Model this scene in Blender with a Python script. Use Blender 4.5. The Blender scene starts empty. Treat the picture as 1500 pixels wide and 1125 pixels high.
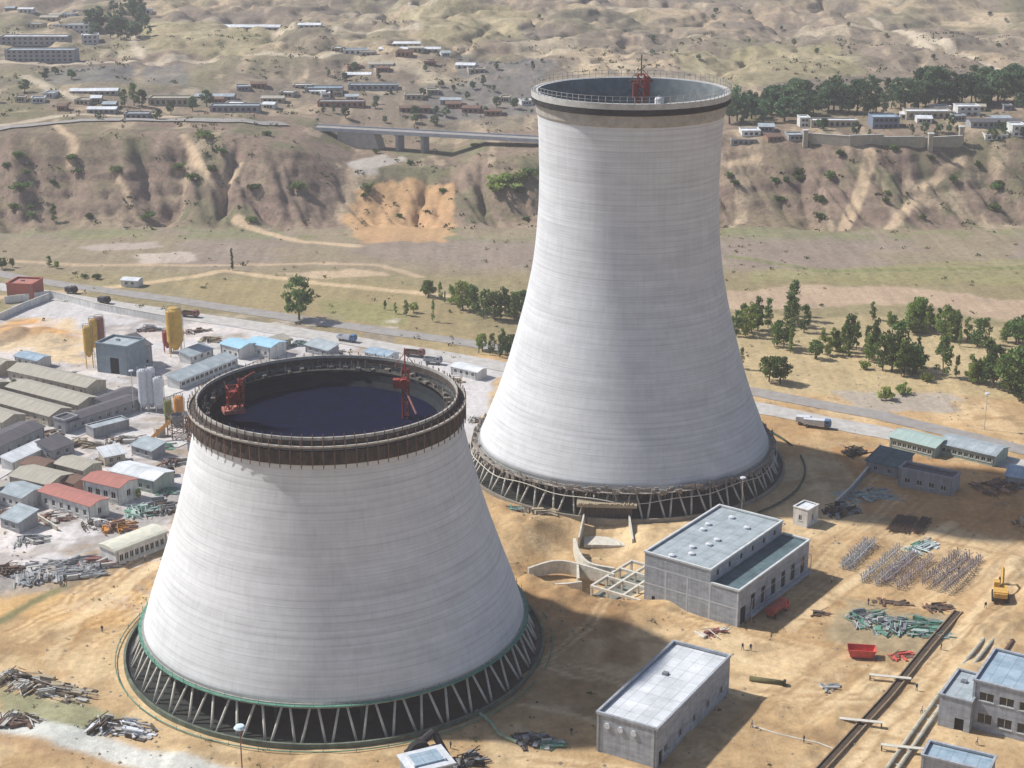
import bpy, math, random
import numpy as np
from mathutils import Vector, Matrix, Euler
random.seed(7)
SC = bpy.context.scene
# ------------------------------------------------------------------ camera, sky, sun, exposure
F_PX, PITCH, CAM_H = 1599.0, 0.3162051, 162.03
cam = bpy.data.objects.new('camera', bpy.data.cameras.new('camera'))
SC.collection.objects.link(cam)
cam.location = (0, 0, CAM_H)
cam.rotation_euler = (math.pi/2 - PITCH, 0, 0)
cam.data.sensor_width = 36.0
cam.data.lens = 36.0*F_PX/1000.0
cam.data.clip_start = 1.0
cam.data.clip_end = 40000.0
SC.camera = cam
SUN_EL = math.radians(47)
SHADOW = Vector((0.945, -0.32, 0)).normalized()        # the way shadows fall on the ground
to_sun = Vector((-SHADOW.x*math.cos(SUN_EL), -SHADOW.y*math.cos(SUN_EL), math.sin(SUN_EL)))
sun = bpy.data.objects.new('sun', bpy.data.lights.new('sun', 'SUN'))
SC.collection.objects.link(sun)
sun.data.energy = 4.6
sun.data.angle = math.radians(2.0)
sun.data.color = (1.0, 0.965, 0.915)
sun.rotation_euler = to_sun.to_track_quat('Z', 'Y').to_euler()
sun.location = (0, 0, 600)
world = bpy.data.worlds.new('World'); SC.world = world; world.use_nodes = True
wn = world.node_tree
bg = wn.nodes['Background']
sky = wn.nodes.new('ShaderNodeTexSky'); sky.sky_type = 'NISHITA'; sky.sun_disc = False
sky.sun_elevation = SUN_EL
sky.sun_rotation = math.atan2(to_sun.x, to_sun.y)
sky.air_density = 1.0; sky.dust_density = 2.5; sky.ozone_density = 1.0; sky.altitude = 1000
wn.links.new(sky.outputs[0], bg.inputs[0])
bg.inputs[1].default_value = 0.095
SC.view_settings.view_transform = 'Standard'
SC.view_settings.look = 'None'
SC.view_settings.exposure = 0.2
SC.view_settings.gamma = 1.0
SC.cycles.max_bounces = 5
SC.cycles.volume_bounces = 1

# ------------------------------------------------------------------ numbers
def lin(c):
    c /= 255.0
    return c/12.92 if c <= 0.04045 else ((c+0.055)/1.055)**2.4
def S(r, g, b): return (lin(r), lin(g), lin(b))
def _hash(i, j, s):
    n = (i*374761393 + j*668265263 + s*974634777) & 0xFFFFFFFF
    n = ((n ^ (n >> 13))*1274126177) & 0xFFFFFFFF
    return ((n ^ (n >> 16)) & 0xFFFFFF)/float(0xFFFFFF)
def vn(x, y, s=0):
    x = np.asarray(x, float); y = np.asarray(y, float)
    xi = np.floor(x).astype(np.int64); yi = np.floor(y).astype(np.int64)
    u = x-xi; v = y-yi; u = u*u*(3-2*u); v = v*v*(3-2*v)
    a = _hash(xi, yi, s); b = _hash(xi+1, yi, s); c = _hash(xi, yi+1, s); d = _hash(xi+1, yi+1, s)
    return (a*(1-u)+b*u)*(1-v)+(c*(1-u)+d*u)*v
def fbm(x, y, s=0, o=4):
    r = 0; a = 0.5; t = 0
    for k in range(o):
        r = r+a*vn(x, y, s+k*17); t += a; a *= 0.5; x = x*2.03+3.1; y = y*2.03+1.7
    return r/t
def sm(t): t = np.clip(t, 0, 1); return t*t*(3-2*t)
cP, sP = math.cos(PITCH), math.sin(PITCH)
def ray(px, py):
    u = (px-750)/F_PX; v = (py-562.5)/F_PX
    return u, cP-v*sP, -(sP+v*cP)
def G(px, py, z=0.0):
    dx, dy, dz = ray(px, py); t = (z-CAM_H)/dz
    return Vector((dx*t, dy*t, z))

T1 = Vector((30.8, 426.4, 0)); T2 = Vector((-37.7, 317.5, 0))       # the two towers
PIT = G(832, 733)
def terrain(x, y):
    x = np.asarray(x, float); y = np.asarray(y, float)
    z = 0.4*(fbm(x/16, y/16, 3)-0.5) + 0.22*(fbm(x/4.5, y/4.5, 4, 3)-0.5)
    z = z - 3.3*np.exp(-(((x-PIT.x)/17)**2+((y-PIT.y)/22)**2)**3)
    for (mx, my, mh, mr) in MOUNDS:
        z = z + mh*np.exp(-((x-mx)**2+(y-my)**2)/mr**2)*(0.6+0.8*vn(x/3, y/3, 5))
    z = z + sm((y-600)/80)*2.2*(fbm(x/50, y/22, 9)-0.5)
    h1 = np.interp(x, [-500, -239, -135, -104, -80, -30, -14, 10, 100, 239, 500], [36, 33, 31, 25, 15, 14, 20, 21, 29, 31, 34])
    Yb = 712+18*(vn(x/55, 0*x, 21)-0.3)
    wv = 66+16*vn(x/90, 0*x+3, 22)
    s1 = sm((y-Yb)/wv)
    m = np.clip(4*s1*(1-s1), 0, 1)**0.6
    wx = x+9*(vn(x/30, y/30, 31)-0.5)
    rid = 1-np.abs(2*vn(wx/24, y/130, 33)-1)
    rid2 = 1-np.abs(2*vn(wx/7.5, y/26, 35)-1)
    rid3 = 1-np.abs(2*vn((wx+.7*y)/38, (y-.5*x)/60, 37)-1)
    z = z + h1*s1 - m*(6.5*rid**3+6.5*rid3**3+1.6*rid2**2)
    z = z + m*6*(fbm(x/34, y/20, 40, 5)-0.5)
    s2 = sm((y-856)/60)
    H2 = np.interp(x, [-500, -230, -110, 10, 90, 500], [37, 37, 25, 22, 33, 36])+sm((y-900)/160)*np.interp(x, [-230, -110, 10, 90], [0, 12, 12, 3])
    wy_ = y+.1*x
    rill = sum(a_*(1-np.abs(2*vn((x+5*(vn(x/30, y/40, 31)-0.5)+.35*y)/f_, wy_/(f_*7+20), 81+k_)-1))**1.6 for k_, (a_, f_) in enumerate(((1, 17), (.6, 8), (.3, 4))))
    z = z - m*4.4*(rill-.8)
    # benches and near-vertical faces of the loess
    tt_ = z/6.5+.9*(fbm(x/45, y/45, 71)-.5); fl = np.floor(tt_); fr_ = tt_-fl
    z = z + m*.16*vn(x/40, y/40, 72)*2*((fl+sm((fr_-.35)/.3))-tt_)*6.5
    z = z + m*1.1*(fbm(x/7, y/7, 74, 4)-.5)
    z = z + s2*(H2-h1)
    z = z - s2*0
    up = np.clip((y-880)/900, 0, 1)
    z = z + up*22
    z = z + sm((y-900)/700)*(62*(fbm(x/260+4, y/240, 51, 5)-0.5) + 9*(1-np.abs(2*vn(x/90, y/120, 53)-1))**2)
    z = z + sm((y-870)/200)*(sm((1500-y)/400)*6+3)*(fbm(x/35, y/30, 57)-0.5)
    z = z - sm((y-1000)/300)*9*(1-np.abs(2*vn(x/60+.4*vn(x/30, y/30, 58), y/85, 59)-1))**4
    g4 = sm((y-900)/150)
    z = z - g4*5*np.clip(1-np.abs(2*fbm(x/95, y/110, 73, 5)-1)*6, 0, 1)
    rl = sum(a_*(1-np.abs(2*vn((x+.3*y)/f_, (y-.4*x)/(f_*1.5), 91+k_)-1))**1.5 for k_, (a_, f_) in enumerate(((1, 110), (.5, 52), (.26, 25), (.13, 12))))
    z = z - g4*7.5*(rl-.95)
    q_ = z/5.0; fq = np.floor(q_); z = z + g4*.30*((fq+sm((q_-fq-.35)/.3))-q_)*5.0
    z = z + sm((y-1900)/2600)*120*(fbm(x/900, y/800, 61, 5)-0.42)
    z = z + sm((y-3800)/3500)*250*(1-np.abs(2*vn(x/2300, y/1900, 65)-1))*fbm(x/500, y/500, 67)
    return z
MOUNDS = []
for (px, py, h, r) in [(752, 706, 2.6, 7), (738, 690, 2.0, 6), (782, 700, 1.6, 6), (765, 764, 2.6, 5), (790, 772, 2.2, 6), (815, 778, 2.0, 6),
                       (845, 785, 1.6, 5), (870, 792, 1.4, 5), (880, 712, 1.8, 5), (1225, 800, 2.2, 7), (1240, 745, 2.2, 8), (1262, 775, 2.4, 8),
                       (1196, 845, 1.2, 5), (300, 905, 1.2, 6), (1120, 640, 1.2, 7), (1210, 665, 1.6, 9), (1235, 690, 1.6, 9), (268, 515, 2.5, 9), (300, 518, 2.0, 8), (905, 905, 1.2, 4), (1010, 880, .8, 3), (1075, 890, .8, 3), (1000, 760, .7, 3), (1132, 816, .9, 1.8), (1114, 838, .8, 1.8), (1096, 860, .9, 1.8), (1062, 895, .9, 1.8), (1036, 925, .9, 1.8), (1203, 806, 1.2, 2.5), (745, 745, 1.6, 4), (800, 800, 1.2, 4), (830, 820, 1.3, 4), (780, 850, .8, 4), (900, 780, 1.2, 4), (440, 925, .9, 4), (560, 935, .9, 4), (300, 800, .9, 5), (340, 770, .8, 5), (1050, 660, 1.2, 5), (1030, 630, 1.0, 5), (700, 690, 1.4, 5)]:
    g = G(px, py); MOUNDS.append((g.x, g.y, h, r))
def tz(x, y): return float(terrain(np.array([x]), np.array([y]))[0])
def GT(px, py):
    """where the line of sight first meets the terrain"""
    dx, dy, dz = ray(px, py)
    t = np.concatenate([np.arange(180, 1500, 1.5), np.arange(1500, 9000, 8.0)])
    zz = CAM_H+dz*t; tt = terrain(dx*t, dy*t)
    k = np.where(zz < tt)[0]
    if len(k) == 0: k = [len(t)-1]
    q = float(t[k[0]])
    return Vector((dx*q, dy*q, float(tt[k[0]])))

# ------------------------------------------------------------------ materials
MATS = {}
def pm(name, c1, c2=None, scale=1.0, rough=0.9, bump=0.0, stretch=(1, 1, 1), detail=5.0, metal=0.0, lo=0.35, hi=0.65, spec=0.3, drip=0.0, panel=None):
    if name in MATS: return MATS[name]
    m = bpy.data.materials.new(name); m.use_nodes = True
    nt = m.node_tree; b = nt.nodes['Principled BSDF']
    b.inputs['Roughness'].default_value = rough; b.inputs['Metallic'].default_value = metal
    b.inputs['Specular IOR Level'].default_value = spec
    c2 = c2 or tuple(0.72*v for v in c1)
    tc = nt.nodes.new('ShaderNodeTexCoord'); mp = nt.nodes.new('ShaderNodeMapping')
    mp.inputs['Scale'].default_value = stretch
    nt.links.new(tc.outputs['Object'], mp.inputs[0])
    no = nt.nodes.new('ShaderNodeTexNoise'); no.inputs['Scale'].default_value = scale; no.inputs['Detail'].default_value = detail
    no.inputs['Roughness'].default_value = 0.65
    nt.links.new(mp.outputs[0], no.inputs[0])
    cr = nt.nodes.new('ShaderNodeValToRGB')
    cr.color_ramp.elements[0].position = lo; cr.color_ramp.elements[1].position = hi
    cr.color_ramp.elements[0].color = (*c2, 1); cr.color_ramp.elements[1].color = (*c1, 1)
    nt.links.new(no.outputs[0], cr.inputs[0]); out = cr.outputs[0]
    if drip:
        mq = nt.nodes.new('ShaderNodeMapping'); mq.inputs['Scale'].default_value = (1.6, 1.6, .12); nt.links.new(tc.outputs['Object'], mq.inputs[0])
        nq = nt.nodes.new('ShaderNodeTexNoise'); nq.inputs['Scale'].default_value = 1.0; nq.inputs['Detail'].default_value = 6; nt.links.new(mq.outputs[0], nq.inputs[0])
        rq = nt.nodes.new('ShaderNodeMapRange'); rq.inputs[1].default_value = .38; rq.inputs[2].default_value = .62; rq.inputs[3].default_value = 1-drip; rq.inputs[4].default_value = 1+drip*.3; nt.links.new(nq.outputs[0], rq.inputs[0])
        vq = nt.nodes.new('ShaderNodeVectorMath'); vq.operation = 'SCALE'; nt.links.new(out, vq.inputs[0]); nt.links.new(rq.outputs[0], vq.inputs['Scale']); out = vq.outputs[0]
    if panel:
        bk = nt.nodes.new('ShaderNodeTexBrick'); bk.offset = 0.0; bk.inputs['Scale'].default_value = 1.0; bk.inputs['Brick Width'].default_value = panel[0]; bk.inputs['Row Height'].default_value = panel[1]; bk.inputs['Mortar Size'].default_value = .07
        bk.inputs['Color1'].default_value = (1, 1, 1, 1); bk.inputs['Color2'].default_value = (.86, .86, .87, 1); bk.inputs['Mortar'].default_value = (.55, .55, .55, 1); nt.links.new(tc.outputs['Object'], bk.inputs[0])
        mm = nt.nodes.new('ShaderNodeMixRGB'); mm.blend_type = 'MULTIPLY'; mm.inputs[0].default_value = .8; nt.links.new(out, mm.inputs[1]); nt.links.new(bk.outputs[0], mm.inputs[2]); out = mm.outputs[0]
    nt.links.new(out, b.inputs['Base Color'])
    if bump:
        bp = nt.nodes.new('ShaderNodeBump'); bp.inputs['Strength'].default_value = bump; bp.inputs['Distance'].default_value = 0.2
        nt.links.new(no.outputs[0], bp.inputs['Height']); nt.links.new(bp.outputs[0], b.inputs['Normal'])
    MATS[name] = m
    return m
concrete = pm('concrete', (.50, .49, .46), (.36, .35, .33), 0.6, bump=.2)
pale_concrete = pm('pale_concrete', (.66, .63, .55), (.48, .45, .38), 0.8)
block = pm('blockwork', (.43, .46, .50), (.27, .29, .32), 0.35, stretch=(1, 1, 3), detail=8, bump=.2, drip=.15)
roof_white = pm('roof_white', (.76, .78, .80), (.50, .53, .55), 0.16, detail=8, panel=(2.4, 4.0))
roof_grey = pm('roof_grey', (.42, .47, .50), (.27, .32, .34), 0.35, detail=8, panel=(2.6, 5.2))
roof_blue = pm('roof_blue', (.38, .48, .56), (.22, .31, .38), 0.35, detail=8, panel=(2.4, 4.5))
roof_teal = pm('roof_teal', (.12, .18, .20), (.07, .11, .12), 0.3, detail=8, panel=(2.2, 4.4))
roof_beige = pm('roof_beige', (.44, .41, .34), (.31, .29, .24), 0.8, bump=.3, stretch=(2.2, .12, 1), detail=7)
roof_red = pm('roof_red', (.46, .20, .16), (.33, .14, .12), 1.2, stretch=(2.2, .12, 1), detail=7)
roof_dark = pm('roof_dark', (.13, .12, .13), (.08, .08, .09), 0.8, stretch=(2.2, .12, 1), detail=7)
roof_brown = pm('roof_brown', (.20, .12, .09), (.12, .08, .06), 0.8, stretch=(2.2, .12, 1), detail=7)
roof_green = pm('roof_green', (.40, .50, .46), (.30, .40, .37), 0.6, stretch=(2.2, .12, 1), detail=7)
wall_white = pm('wall_white', (.70, .70, .68), (.56, .56, .54), 0.5, drip=.16)
wall_beige = pm('wall_beige', (.50, .45, .36), (.38, .34, .27), 0.6, drip=.16)
wall_grey = pm('wall_grey', (.34, .35, .37), (.26, .27, .29), 0.5, drip=.16)
wall_green = pm('wall_green', (.38, .46, .42), (.30, .38, .35), 0.5, drip=.16)
wall_brick = pm('wall_brick', (.36, .21, .16), (.27, .16, .12), 1.5, drip=.16)
glass = pm('window_glass', (.03, .035, .04), (.015, .018, .02), 0.5, rough=.15, spec=.5)
frame_mat = pm('window_frame', (.55, .55, .53))
dark = pm('dark_opening', (.02, .02, .02), (.012, .012, .012))
steel_red = pm('red_paint', (.34, .055, .04), (.20, .04, .03), 1.5, rough=.6)
steel_orange = pm('orange_paint', (.62, .27, .05), (.45, .19, .04), 1.5, rough=.6)
steel_yellow = pm('yellow_paint', (.62, .38, .07), (.42, .26, .06), 0.6, rough=.6)
steel_maroon = pm('maroon_paint', (.28, .12, .10), (.20, .09, .08), 0.6, rough=.6)
steel_white = pm('white_paint', (.68, .70, .73), (.50, .53, .57), 0.8, rough=.5)
steel_grey = pm('grey_steel', (.30, .32, .33), (.17, .18, .19), 1.5, rough=.6, metal=.3)
steel_rust = pm('rusty_steel', (.21, .13, .09), (.11, .07, .05), 1.5)
pipe_mat = pm('pale_pipe', (.52, .50, .42), (.36, .34, .28), 1.0)
rubber = pm('black_rubber', (.03, .03, .03), (.02, .02, .02))
wood = pm('bare_boards', (.42, .35, .24), (.28, .23, .16), 1.2, stretch=(6, 1, 1))
dark_wood = pm('dark_boards', (.13, .10, .08), (.06, .05, .04), 2.0, stretch=(1, 1, .2))
green_net = pm('green_netting', (.13, .30, .22), (.08, .20, .15), 0.6)
blue_paint = pm('blue_paint', (.10, .20, .38), (.07, .14, .28), 1.0, rough=.5)
skin_mat = pm('skin', (.42, .26, .18)); cloth_blue = pm('blue_cloth', (.06, .09, .18)); cloth_dark = pm('dark_cloth', (.04, .04, .05))
hat_yellow = pm('yellow_helmet', (.7, .5, .05)); hat_red = pm('red_helmet', (.6, .08, .05))
bark = pm('bark', (.16, .12, .08), (.09, .07, .05), 2.0)
earth = pm('heaped_earth', (.40, .25, .13), (.26, .17, .10), 0.5, bump=.6)
def foliage(name, c1, c2):
    m = pm(name, c1, c2, .9, rough=.8, lo=.4, hi=.6); nt = m.node_tree; b = nt.nodes['Principled BSDF']
    tr = nt.nodes.new('ShaderNodeBsdfTranslucent'); mx = nt.nodes.new('ShaderNodeMixShader'); mx.inputs[0].default_value = .35
    oi = nt.nodes.new('ShaderNodeObjectInfo'); hs = nt.nodes.new('ShaderNodeHueSaturation'); r1 = nt.nodes.new('ShaderNodeMapRange'); r1.inputs[3].default_value = .62; r1.inputs[4].default_value = 1.45
    r2 = nt.nodes.new('ShaderNodeMapRange'); r2.inputs[3].default_value = .515; r2.inputs[4].default_value = .475; fr = nt.nodes.new('ShaderNodeMath'); fr.operation = 'FRACT'; m7 = nt.nodes.new('ShaderNodeMath'); m7.operation = 'MULTIPLY'; m7.inputs[1].default_value = 7.3
    nt.links.new(oi.outputs['Random'], r1.inputs[0]); nt.links.new(oi.outputs['Random'], m7.inputs[0]); nt.links.new(m7.outputs[0], fr.inputs[0]); nt.links.new(fr.outputs[0], r2.inputs[0])
    nt.links.new(r1.outputs[0], hs.inputs['Value']); nt.links.new(r2.outputs[0], hs.inputs['Hue']); nt.links.new(nt.nodes['Color Ramp'].outputs[0], hs.inputs['Color']); nt.links.new(hs.outputs[0], b.inputs['Base Color'])
    nt.links.new(hs.outputs[0], tr.inputs[0]); nt.links.new(b.outputs[0], mx.inputs[1]); nt.links.new(tr.outputs[0], mx.inputs[2])
    nt.links.new(mx.outputs[0], nt.nodes['Material Output'].inputs['Surface']); return m
FOL = [foliage('leaves_deep', (.17, .25, .07), (.06, .11, .035)), foliage('leaves_mid', (.30, .38, .10), (.13, .20, .05)), foliage('leaves_far', (.15, .23, .11), (.065, .12, .07))]
def shell_material(name, base):
    m = bpy.data.materials.new(name); m.use_nodes = True; nt = m.node_tree; L = nt.links
    b = nt.nodes['Principled BSDF']; b.inputs['Roughness'].default_value = .88; b.inputs['Specular IOR Level'].default_value = .2
    tc = nt.nodes.new('ShaderNodeTexCoord')
    def noise(stretch, scale, det, rough=.6):
        mp = nt.nodes.new('ShaderNodeMapping'); mp.inputs['Scale'].default_value = stretch; L.new(tc.outputs['Object'], mp.inputs[0])
        n = nt.nodes.new('ShaderNodeTexNoise'); n.inputs['Scale'].default_value = scale; n.inputs['Detail'].default_value = det; n.inputs['Roughness'].default_value = rough
        L.new(mp.outputs[0], n.inputs[0]); return n.outputs[0]
    def math_(op, a, b_=None, c=None):
        n = nt.nodes.new('ShaderNodeMath'); n.operation = op
        for i, v in enumerate((a, b_, c)):
            if v is None: continue
            if isinstance(v, (int, float)): n.inputs[i].default_value = v
            else: L.new(v, n.inputs[i])
        return n.outputs[0]
    bands = noise((.012, .012, 1.0), 1.6, 4, .7)          # pours of slightly different grey
    streak = noise((.05, .05, 1.0), 3.0, 5, .7)
    patch = noise((.12, .12, .3), 1.0, 5, .6)
    drip = noise((.9, .9, .05), 1.0, 4, .6)
    sep = nt.nodes.new('ShaderNodeSeparateXYZ'); L.new(tc.outputs['Object'], sep.inputs[0])
    z = math_('ADD', math_('MULTIPLY', sep.outputs[2], 1/1.35), math_('MULTIPLY', patch, .10))
    fr = math_('FRACT', z)
    joint = math_('MULTIPLY', math_('LESS_THAN', fr, .16), math_('MULTIPLY', noise((.25, .25, .6), 1, 3), .9))
    v = math_('ADD', math_('MULTIPLY', math_('SUBTRACT', bands, .5), .50), math_('MULTIPLY', math_('SUBTRACT', streak, .5), .20))
    v = math_('ADD', v, math_('MULTIPLY', math_('SUBTRACT', patch, .5), .40))
    v = math_('ADD', v, math_('MULTIPLY', math_('SUBTRACT', drip, .5), .26))
    v = math_('SUBTRACT', v, math_('MULTIPLY', joint, .24))
    at2 = math_('MULTIPLY', math_('ARCTAN2', sep.outputs[1], sep.outputs[0]), 60/6.2832)
    seam = math_('MULTIPLY', math_('LESS_THAN', math_('FRACT', at2), .05), math_('GREATER_THAN', noise((.08, .08, .25), 1, 4), .52))
    v = math_('SUBTRACT', v, math_('MULTIPLY', seam, .07))
    v = math_('ADD', v, 1.0)
    vm = nt.nodes.new('ShaderNodeVectorMath'); vm.operation = 'SCALE'; vm.inputs[0].default_value = base
    L.new(v, vm.inputs['Scale']); L.new(vm.outputs[0], b.inputs['Base Color'])
    bp = nt.nodes.new('ShaderNodeBump'); bp.inputs['Strength'].default_value = .12; bp.inputs['Distance'].default_value = .12
    L.new(math_('SUBTRACT', streak, joint), bp.inputs['Height']); L.new(bp.outputs[0], b.inputs['Normal'])
    return m
shell_mat = shell_material('board_marked_concrete', (.625, .64, .65))
shell_mat2 = shell_material('board_marked_concrete_weathered', (.585, .60, .615))
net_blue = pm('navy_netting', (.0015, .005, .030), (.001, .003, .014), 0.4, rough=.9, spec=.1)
form_mat = pm('brown_formwork', (.10, .078, .066), (.03, .025, .023), 1.1, stretch=(1, 1, .4))

# ------------------------------------------------------------------ object helpers
def tag(o, label=None, cat=None, group=None, kind=None):
    for k, v in (('label', label), ('category', cat), ('group', group), ('kind', kind)):
        if v: o[k] = v
    return o
class MB:
    def __init__(s): s.v = []; s.f = []
    def add(s, vs, fs, M=None):
        n = len(s.v)
        s.v += [tuple(M @ Vector(p)) if M is not None else tuple(p) for p in vs]
        s.f += [tuple(i+n for i in f) for f in fs]
        return s
    def box(s, x0, x1, y0, y1, z0, z1, M=None):
        vs = [(x0, y0, z0), (x1, y0, z0), (x1, y1, z0), (x0, y1, z0), (x0, y0, z1), (x1, y0, z1), (x1, y1, z1), (x0, y1, z1)]
        return s.add(vs, [(0, 3, 2, 1), (4, 5, 6, 7), (0, 1, 5, 4), (1, 2, 6, 5), (2, 3, 7, 6), (3, 0, 4, 7)], M)
    def cbox(s, c, size, rz=0, M=None):
        R = Matrix.Translation(Vector(c)) @ Matrix.Rotation(rz, 4, 'Z')
        if M is not None: R = M @ R
        a, b, c2 = size[0]/2, size[1]/2, size[2]/2
        return s.box(-a, a, -b, b, -c2, c2, R)
    def tube(s, p, q, r, r2=None, n=6, cap=True):
        p = Vector(p); q = Vector(q); r2 = r if r2 is None else r2
        d = (q-p)
        if d.length < 1e-6: return s
        R = d.to_track_quat('Z', 'Y').to_matrix()
        vs = []
        for (c, rr) in ((p, r), (q, r2)):
            for k in range(n):
                a = 2*math.pi*k/n
                vs.append(c+R @ Vector((rr*math.cos(a), rr*math.sin(a), 0)))
        fs = [(k, (k+1) % n, n+(k+1) % n, n+k) for k in range(n)]
        if cap: fs += [tuple(range(n-1, -1, -1)), tuple(range(n, 2*n))]
        return s.add(vs, fs)
    def lathe(s, prof, n=32, c=(0, 0, 0), close=False):
        vs = []
        for (r, z) in prof:
            for k in range(n):
                a = 2*math.pi*k/n
                vs.append((c[0]+r*math.cos(a), c[1]+r*math.sin(a), c[2]+z))
        m = len(prof); fs = []
        for j in range(m-1 if not close else m):
            j2 = (j+1) % m
            for k in range(n): fs.append((j*n+k, j*n+(k+1) % n, j2*n+(k+1) % n, j2*n+k))
        return s.add(vs, fs)
    def ring(s, r0, r1, z0, z1, n=96):
        return s.lathe([(r0, z0), (r1, z0), (r1, z1), (r0, z1)], n, close=True)
    def prism(s, poly, z0, z1):
        n = len(poly)
        vs = [(p[0], p[1], z0) for p in poly]+[(p[0], p[1], z1) for p in poly]
        return s.add(vs, [tuple(range(n-1, -1, -1)), tuple(range(n, 2*n))]+[(k, (k+1) % n, n+(k+1) % n, n+k) for k in range(n)])
    def build(s, name, mat, parent=None, smooth=False, loc=None, rz=0):
        me = bpy.data.meshes.new(name); me.from_pydata(s.v, [], s.f); me.update()
        if smooth:
            me.polygons.foreach_set('use_smooth', [True]*len(me.polygons))
        me.materials.append(mat)
        o = bpy.data.objects.new(name, me); SC.collection.objects.link(o)
        if parent: o.parent = parent
        if loc is not None: o.location = loc; o.rotation_euler = (0, 0, rz)
        return o
def empty(name, loc, rz, label, cat, group=None):
    o = bpy.data.objects.new(name, None); SC.collection.objects.link(o)
    o.location = loc; o.rotation_euler = (0, 0, rz); o.empty_display_size = 1
    return tag(o, label, cat, group)
def copy_tree(o, parent=None):
    c = o.copy(); SC.collection.objects.link(c); c.parent = parent
    for ch in list(o.children): copy_tree(ch, c)
    return c

# ------------------------------------------------------------------ the ground: one sheet
def grow(a, step, limit, g):
    out = []; x = a
    while abs(x) < limit:
        x += step; step *= g; out.append(x)
    return out
xr = grow(300, 1.7, 9000, 1.045)
xs = np.array([-v for v in reversed(xr)]+list(np.arange(-300, -150, 1.6))+list(np.arange(-150, 190, 1.0))+list(np.arange(190, 300.1, 1.6))+xr)
yb = [200-v for v in grow(0, 2, 900, 1.25)]
ys = np.array(list(reversed(yb))+list(np.arange(200, 225, 1.6))+list(np.arange(225, 470, 1.0))+list(np.arange(470, 700, 1.6))+list(np.arange(700, 870, 1.3))+list(np.arange(870, 1500, 2.6))+[v for v in grow(1500, 5, 14000, 1.04)])
X, Y = np.meshgrid(xs, ys)
Z = terrain(X, Y)
nx, ny = len(xs), len(ys)
me = bpy.data.meshes.new('ground')
me.vertices.add(nx*ny)
me.vertices.foreach_set('co', np.stack([X, Y, Z], -1).astype(np.float32).ravel())
ii = (np.arange(ny-1)[:, None]*nx+np.arange(nx-1)[None, :]).ravel()
quads = np.stack([ii, ii+1, ii+nx+1, ii+nx], 1).astype(np.int32)
me.loops.add(quads.size); me.loops.foreach_set('vertex_index', quads.ravel())
me.polygons.add(len(quads)); me.polygons.foreach_set('loop_start', np.arange(0, quads.size, 4, dtype=np.int32))
me.polygons.foreach_set('use_smooth', np.ones(len(quads), bool))
me.update(calc_edges=True)
# land cover: soil, fields, gravel
SAND = S(203, 176, 136); SAND2 = S(176, 147, 108)
GRAV = S(196, 192, 190); FIELD = S(136, 128, 98); RIVER = S(145, 131, 118)
SCRUB = S(132, 122, 96); LOESS = S(140, 122, 106); HILL = S(137, 124, 110); PURPLE = S(132, 112, 104); ORANGE = S(190, 152, 112)
GREEN = S(124, 130, 88)
def m_slope(x, y): return sm((y-718)/10)*sm((835-y)/30)
def mix(a, b, t): return a*(1-t[..., None])+b*t[..., None]
n1 = fbm(X/40, Y/40, 101); n2 = fbm(X/9, Y/9, 102); n3 = fbm(X/160, Y/120, 103)
col = np.ones(X.shape+(3,))*np.array(SAND)
scrub = np.zeros(X.shape)
col = mix(col, np.array(SAND2), sm((n1-.42)*4)*.8)
WX = X+14*(fbm(X/22, Y/22, 111)-.5)+4*(vn(X/5, Y/5, 112)-.5); WY = Y+14*(fbm(X/22, Y/22, 113)-.5)+4*(vn(X/5, Y/5, 114)-.5)
def inside(poly, x, y):
    r = np.zeros(x.shape, bool); n = len(poly)
    for i in range(n):
        x1, y1 = poly[i]; x2, y2 = poly[(i+1) % n]
        if y1 == y2: continue
        c = ((y1 > y) != (y2 > y)) & (x < (x2-x1)*(y-y1)/(y2-y1)+x1)
        r ^= c
    return r
def window(P, mgn):
    x0, x1 = min(p[0] for p in P)-mgn, max(p[0] for p in P)+mgn; y0, y1 = min(p[1] for p in P)-mgn, max(p[1] for p in P)+mgn
    return slice(max(0, int(np.searchsorted(ys, y0))-1), int(np.searchsorted(ys, y1))+1), slice(max(0, int(np.searchsorted(xs, x0))-1), int(np.searchsorted(xs, x1))+1)
def blend(w, sl, colour, sc):
    col[sl] = col[sl]*(1-w[..., None])+np.array(colour)*w[..., None]
    if sc is not None: scrub[sl] = scrub[sl]*(1-w)+sc*w
def paint(pxs, colour, amt=1.0, sc=None, warp=True, tr=False):
    P = [(GT(*p) if tr else G(*p)) for p in pxs]; P = [(p.x, p.y) for p in P]
    sl = window(P, 20)
    a = inside(P, (WX if warp else X)[sl], (WY if warp else Y)[sl]).astype(float)
    if a.shape[0] > 2 and a.shape[1] > 2: a[1:-1, 1:-1] = (a[1:-1, 1:-1]*2+a[:-2, 1:-1]+a[2:, 1:-1]+a[1:-1, :-2]+a[1:-1, 2:])/6
    blend(a*amt, sl, colour, sc)
WXL = X+2.5*(fbm(X/9, Y/9, 121)-.5); WYL = Y+2.5*(fbm(X/9, Y/9, 122)-.5)
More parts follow.
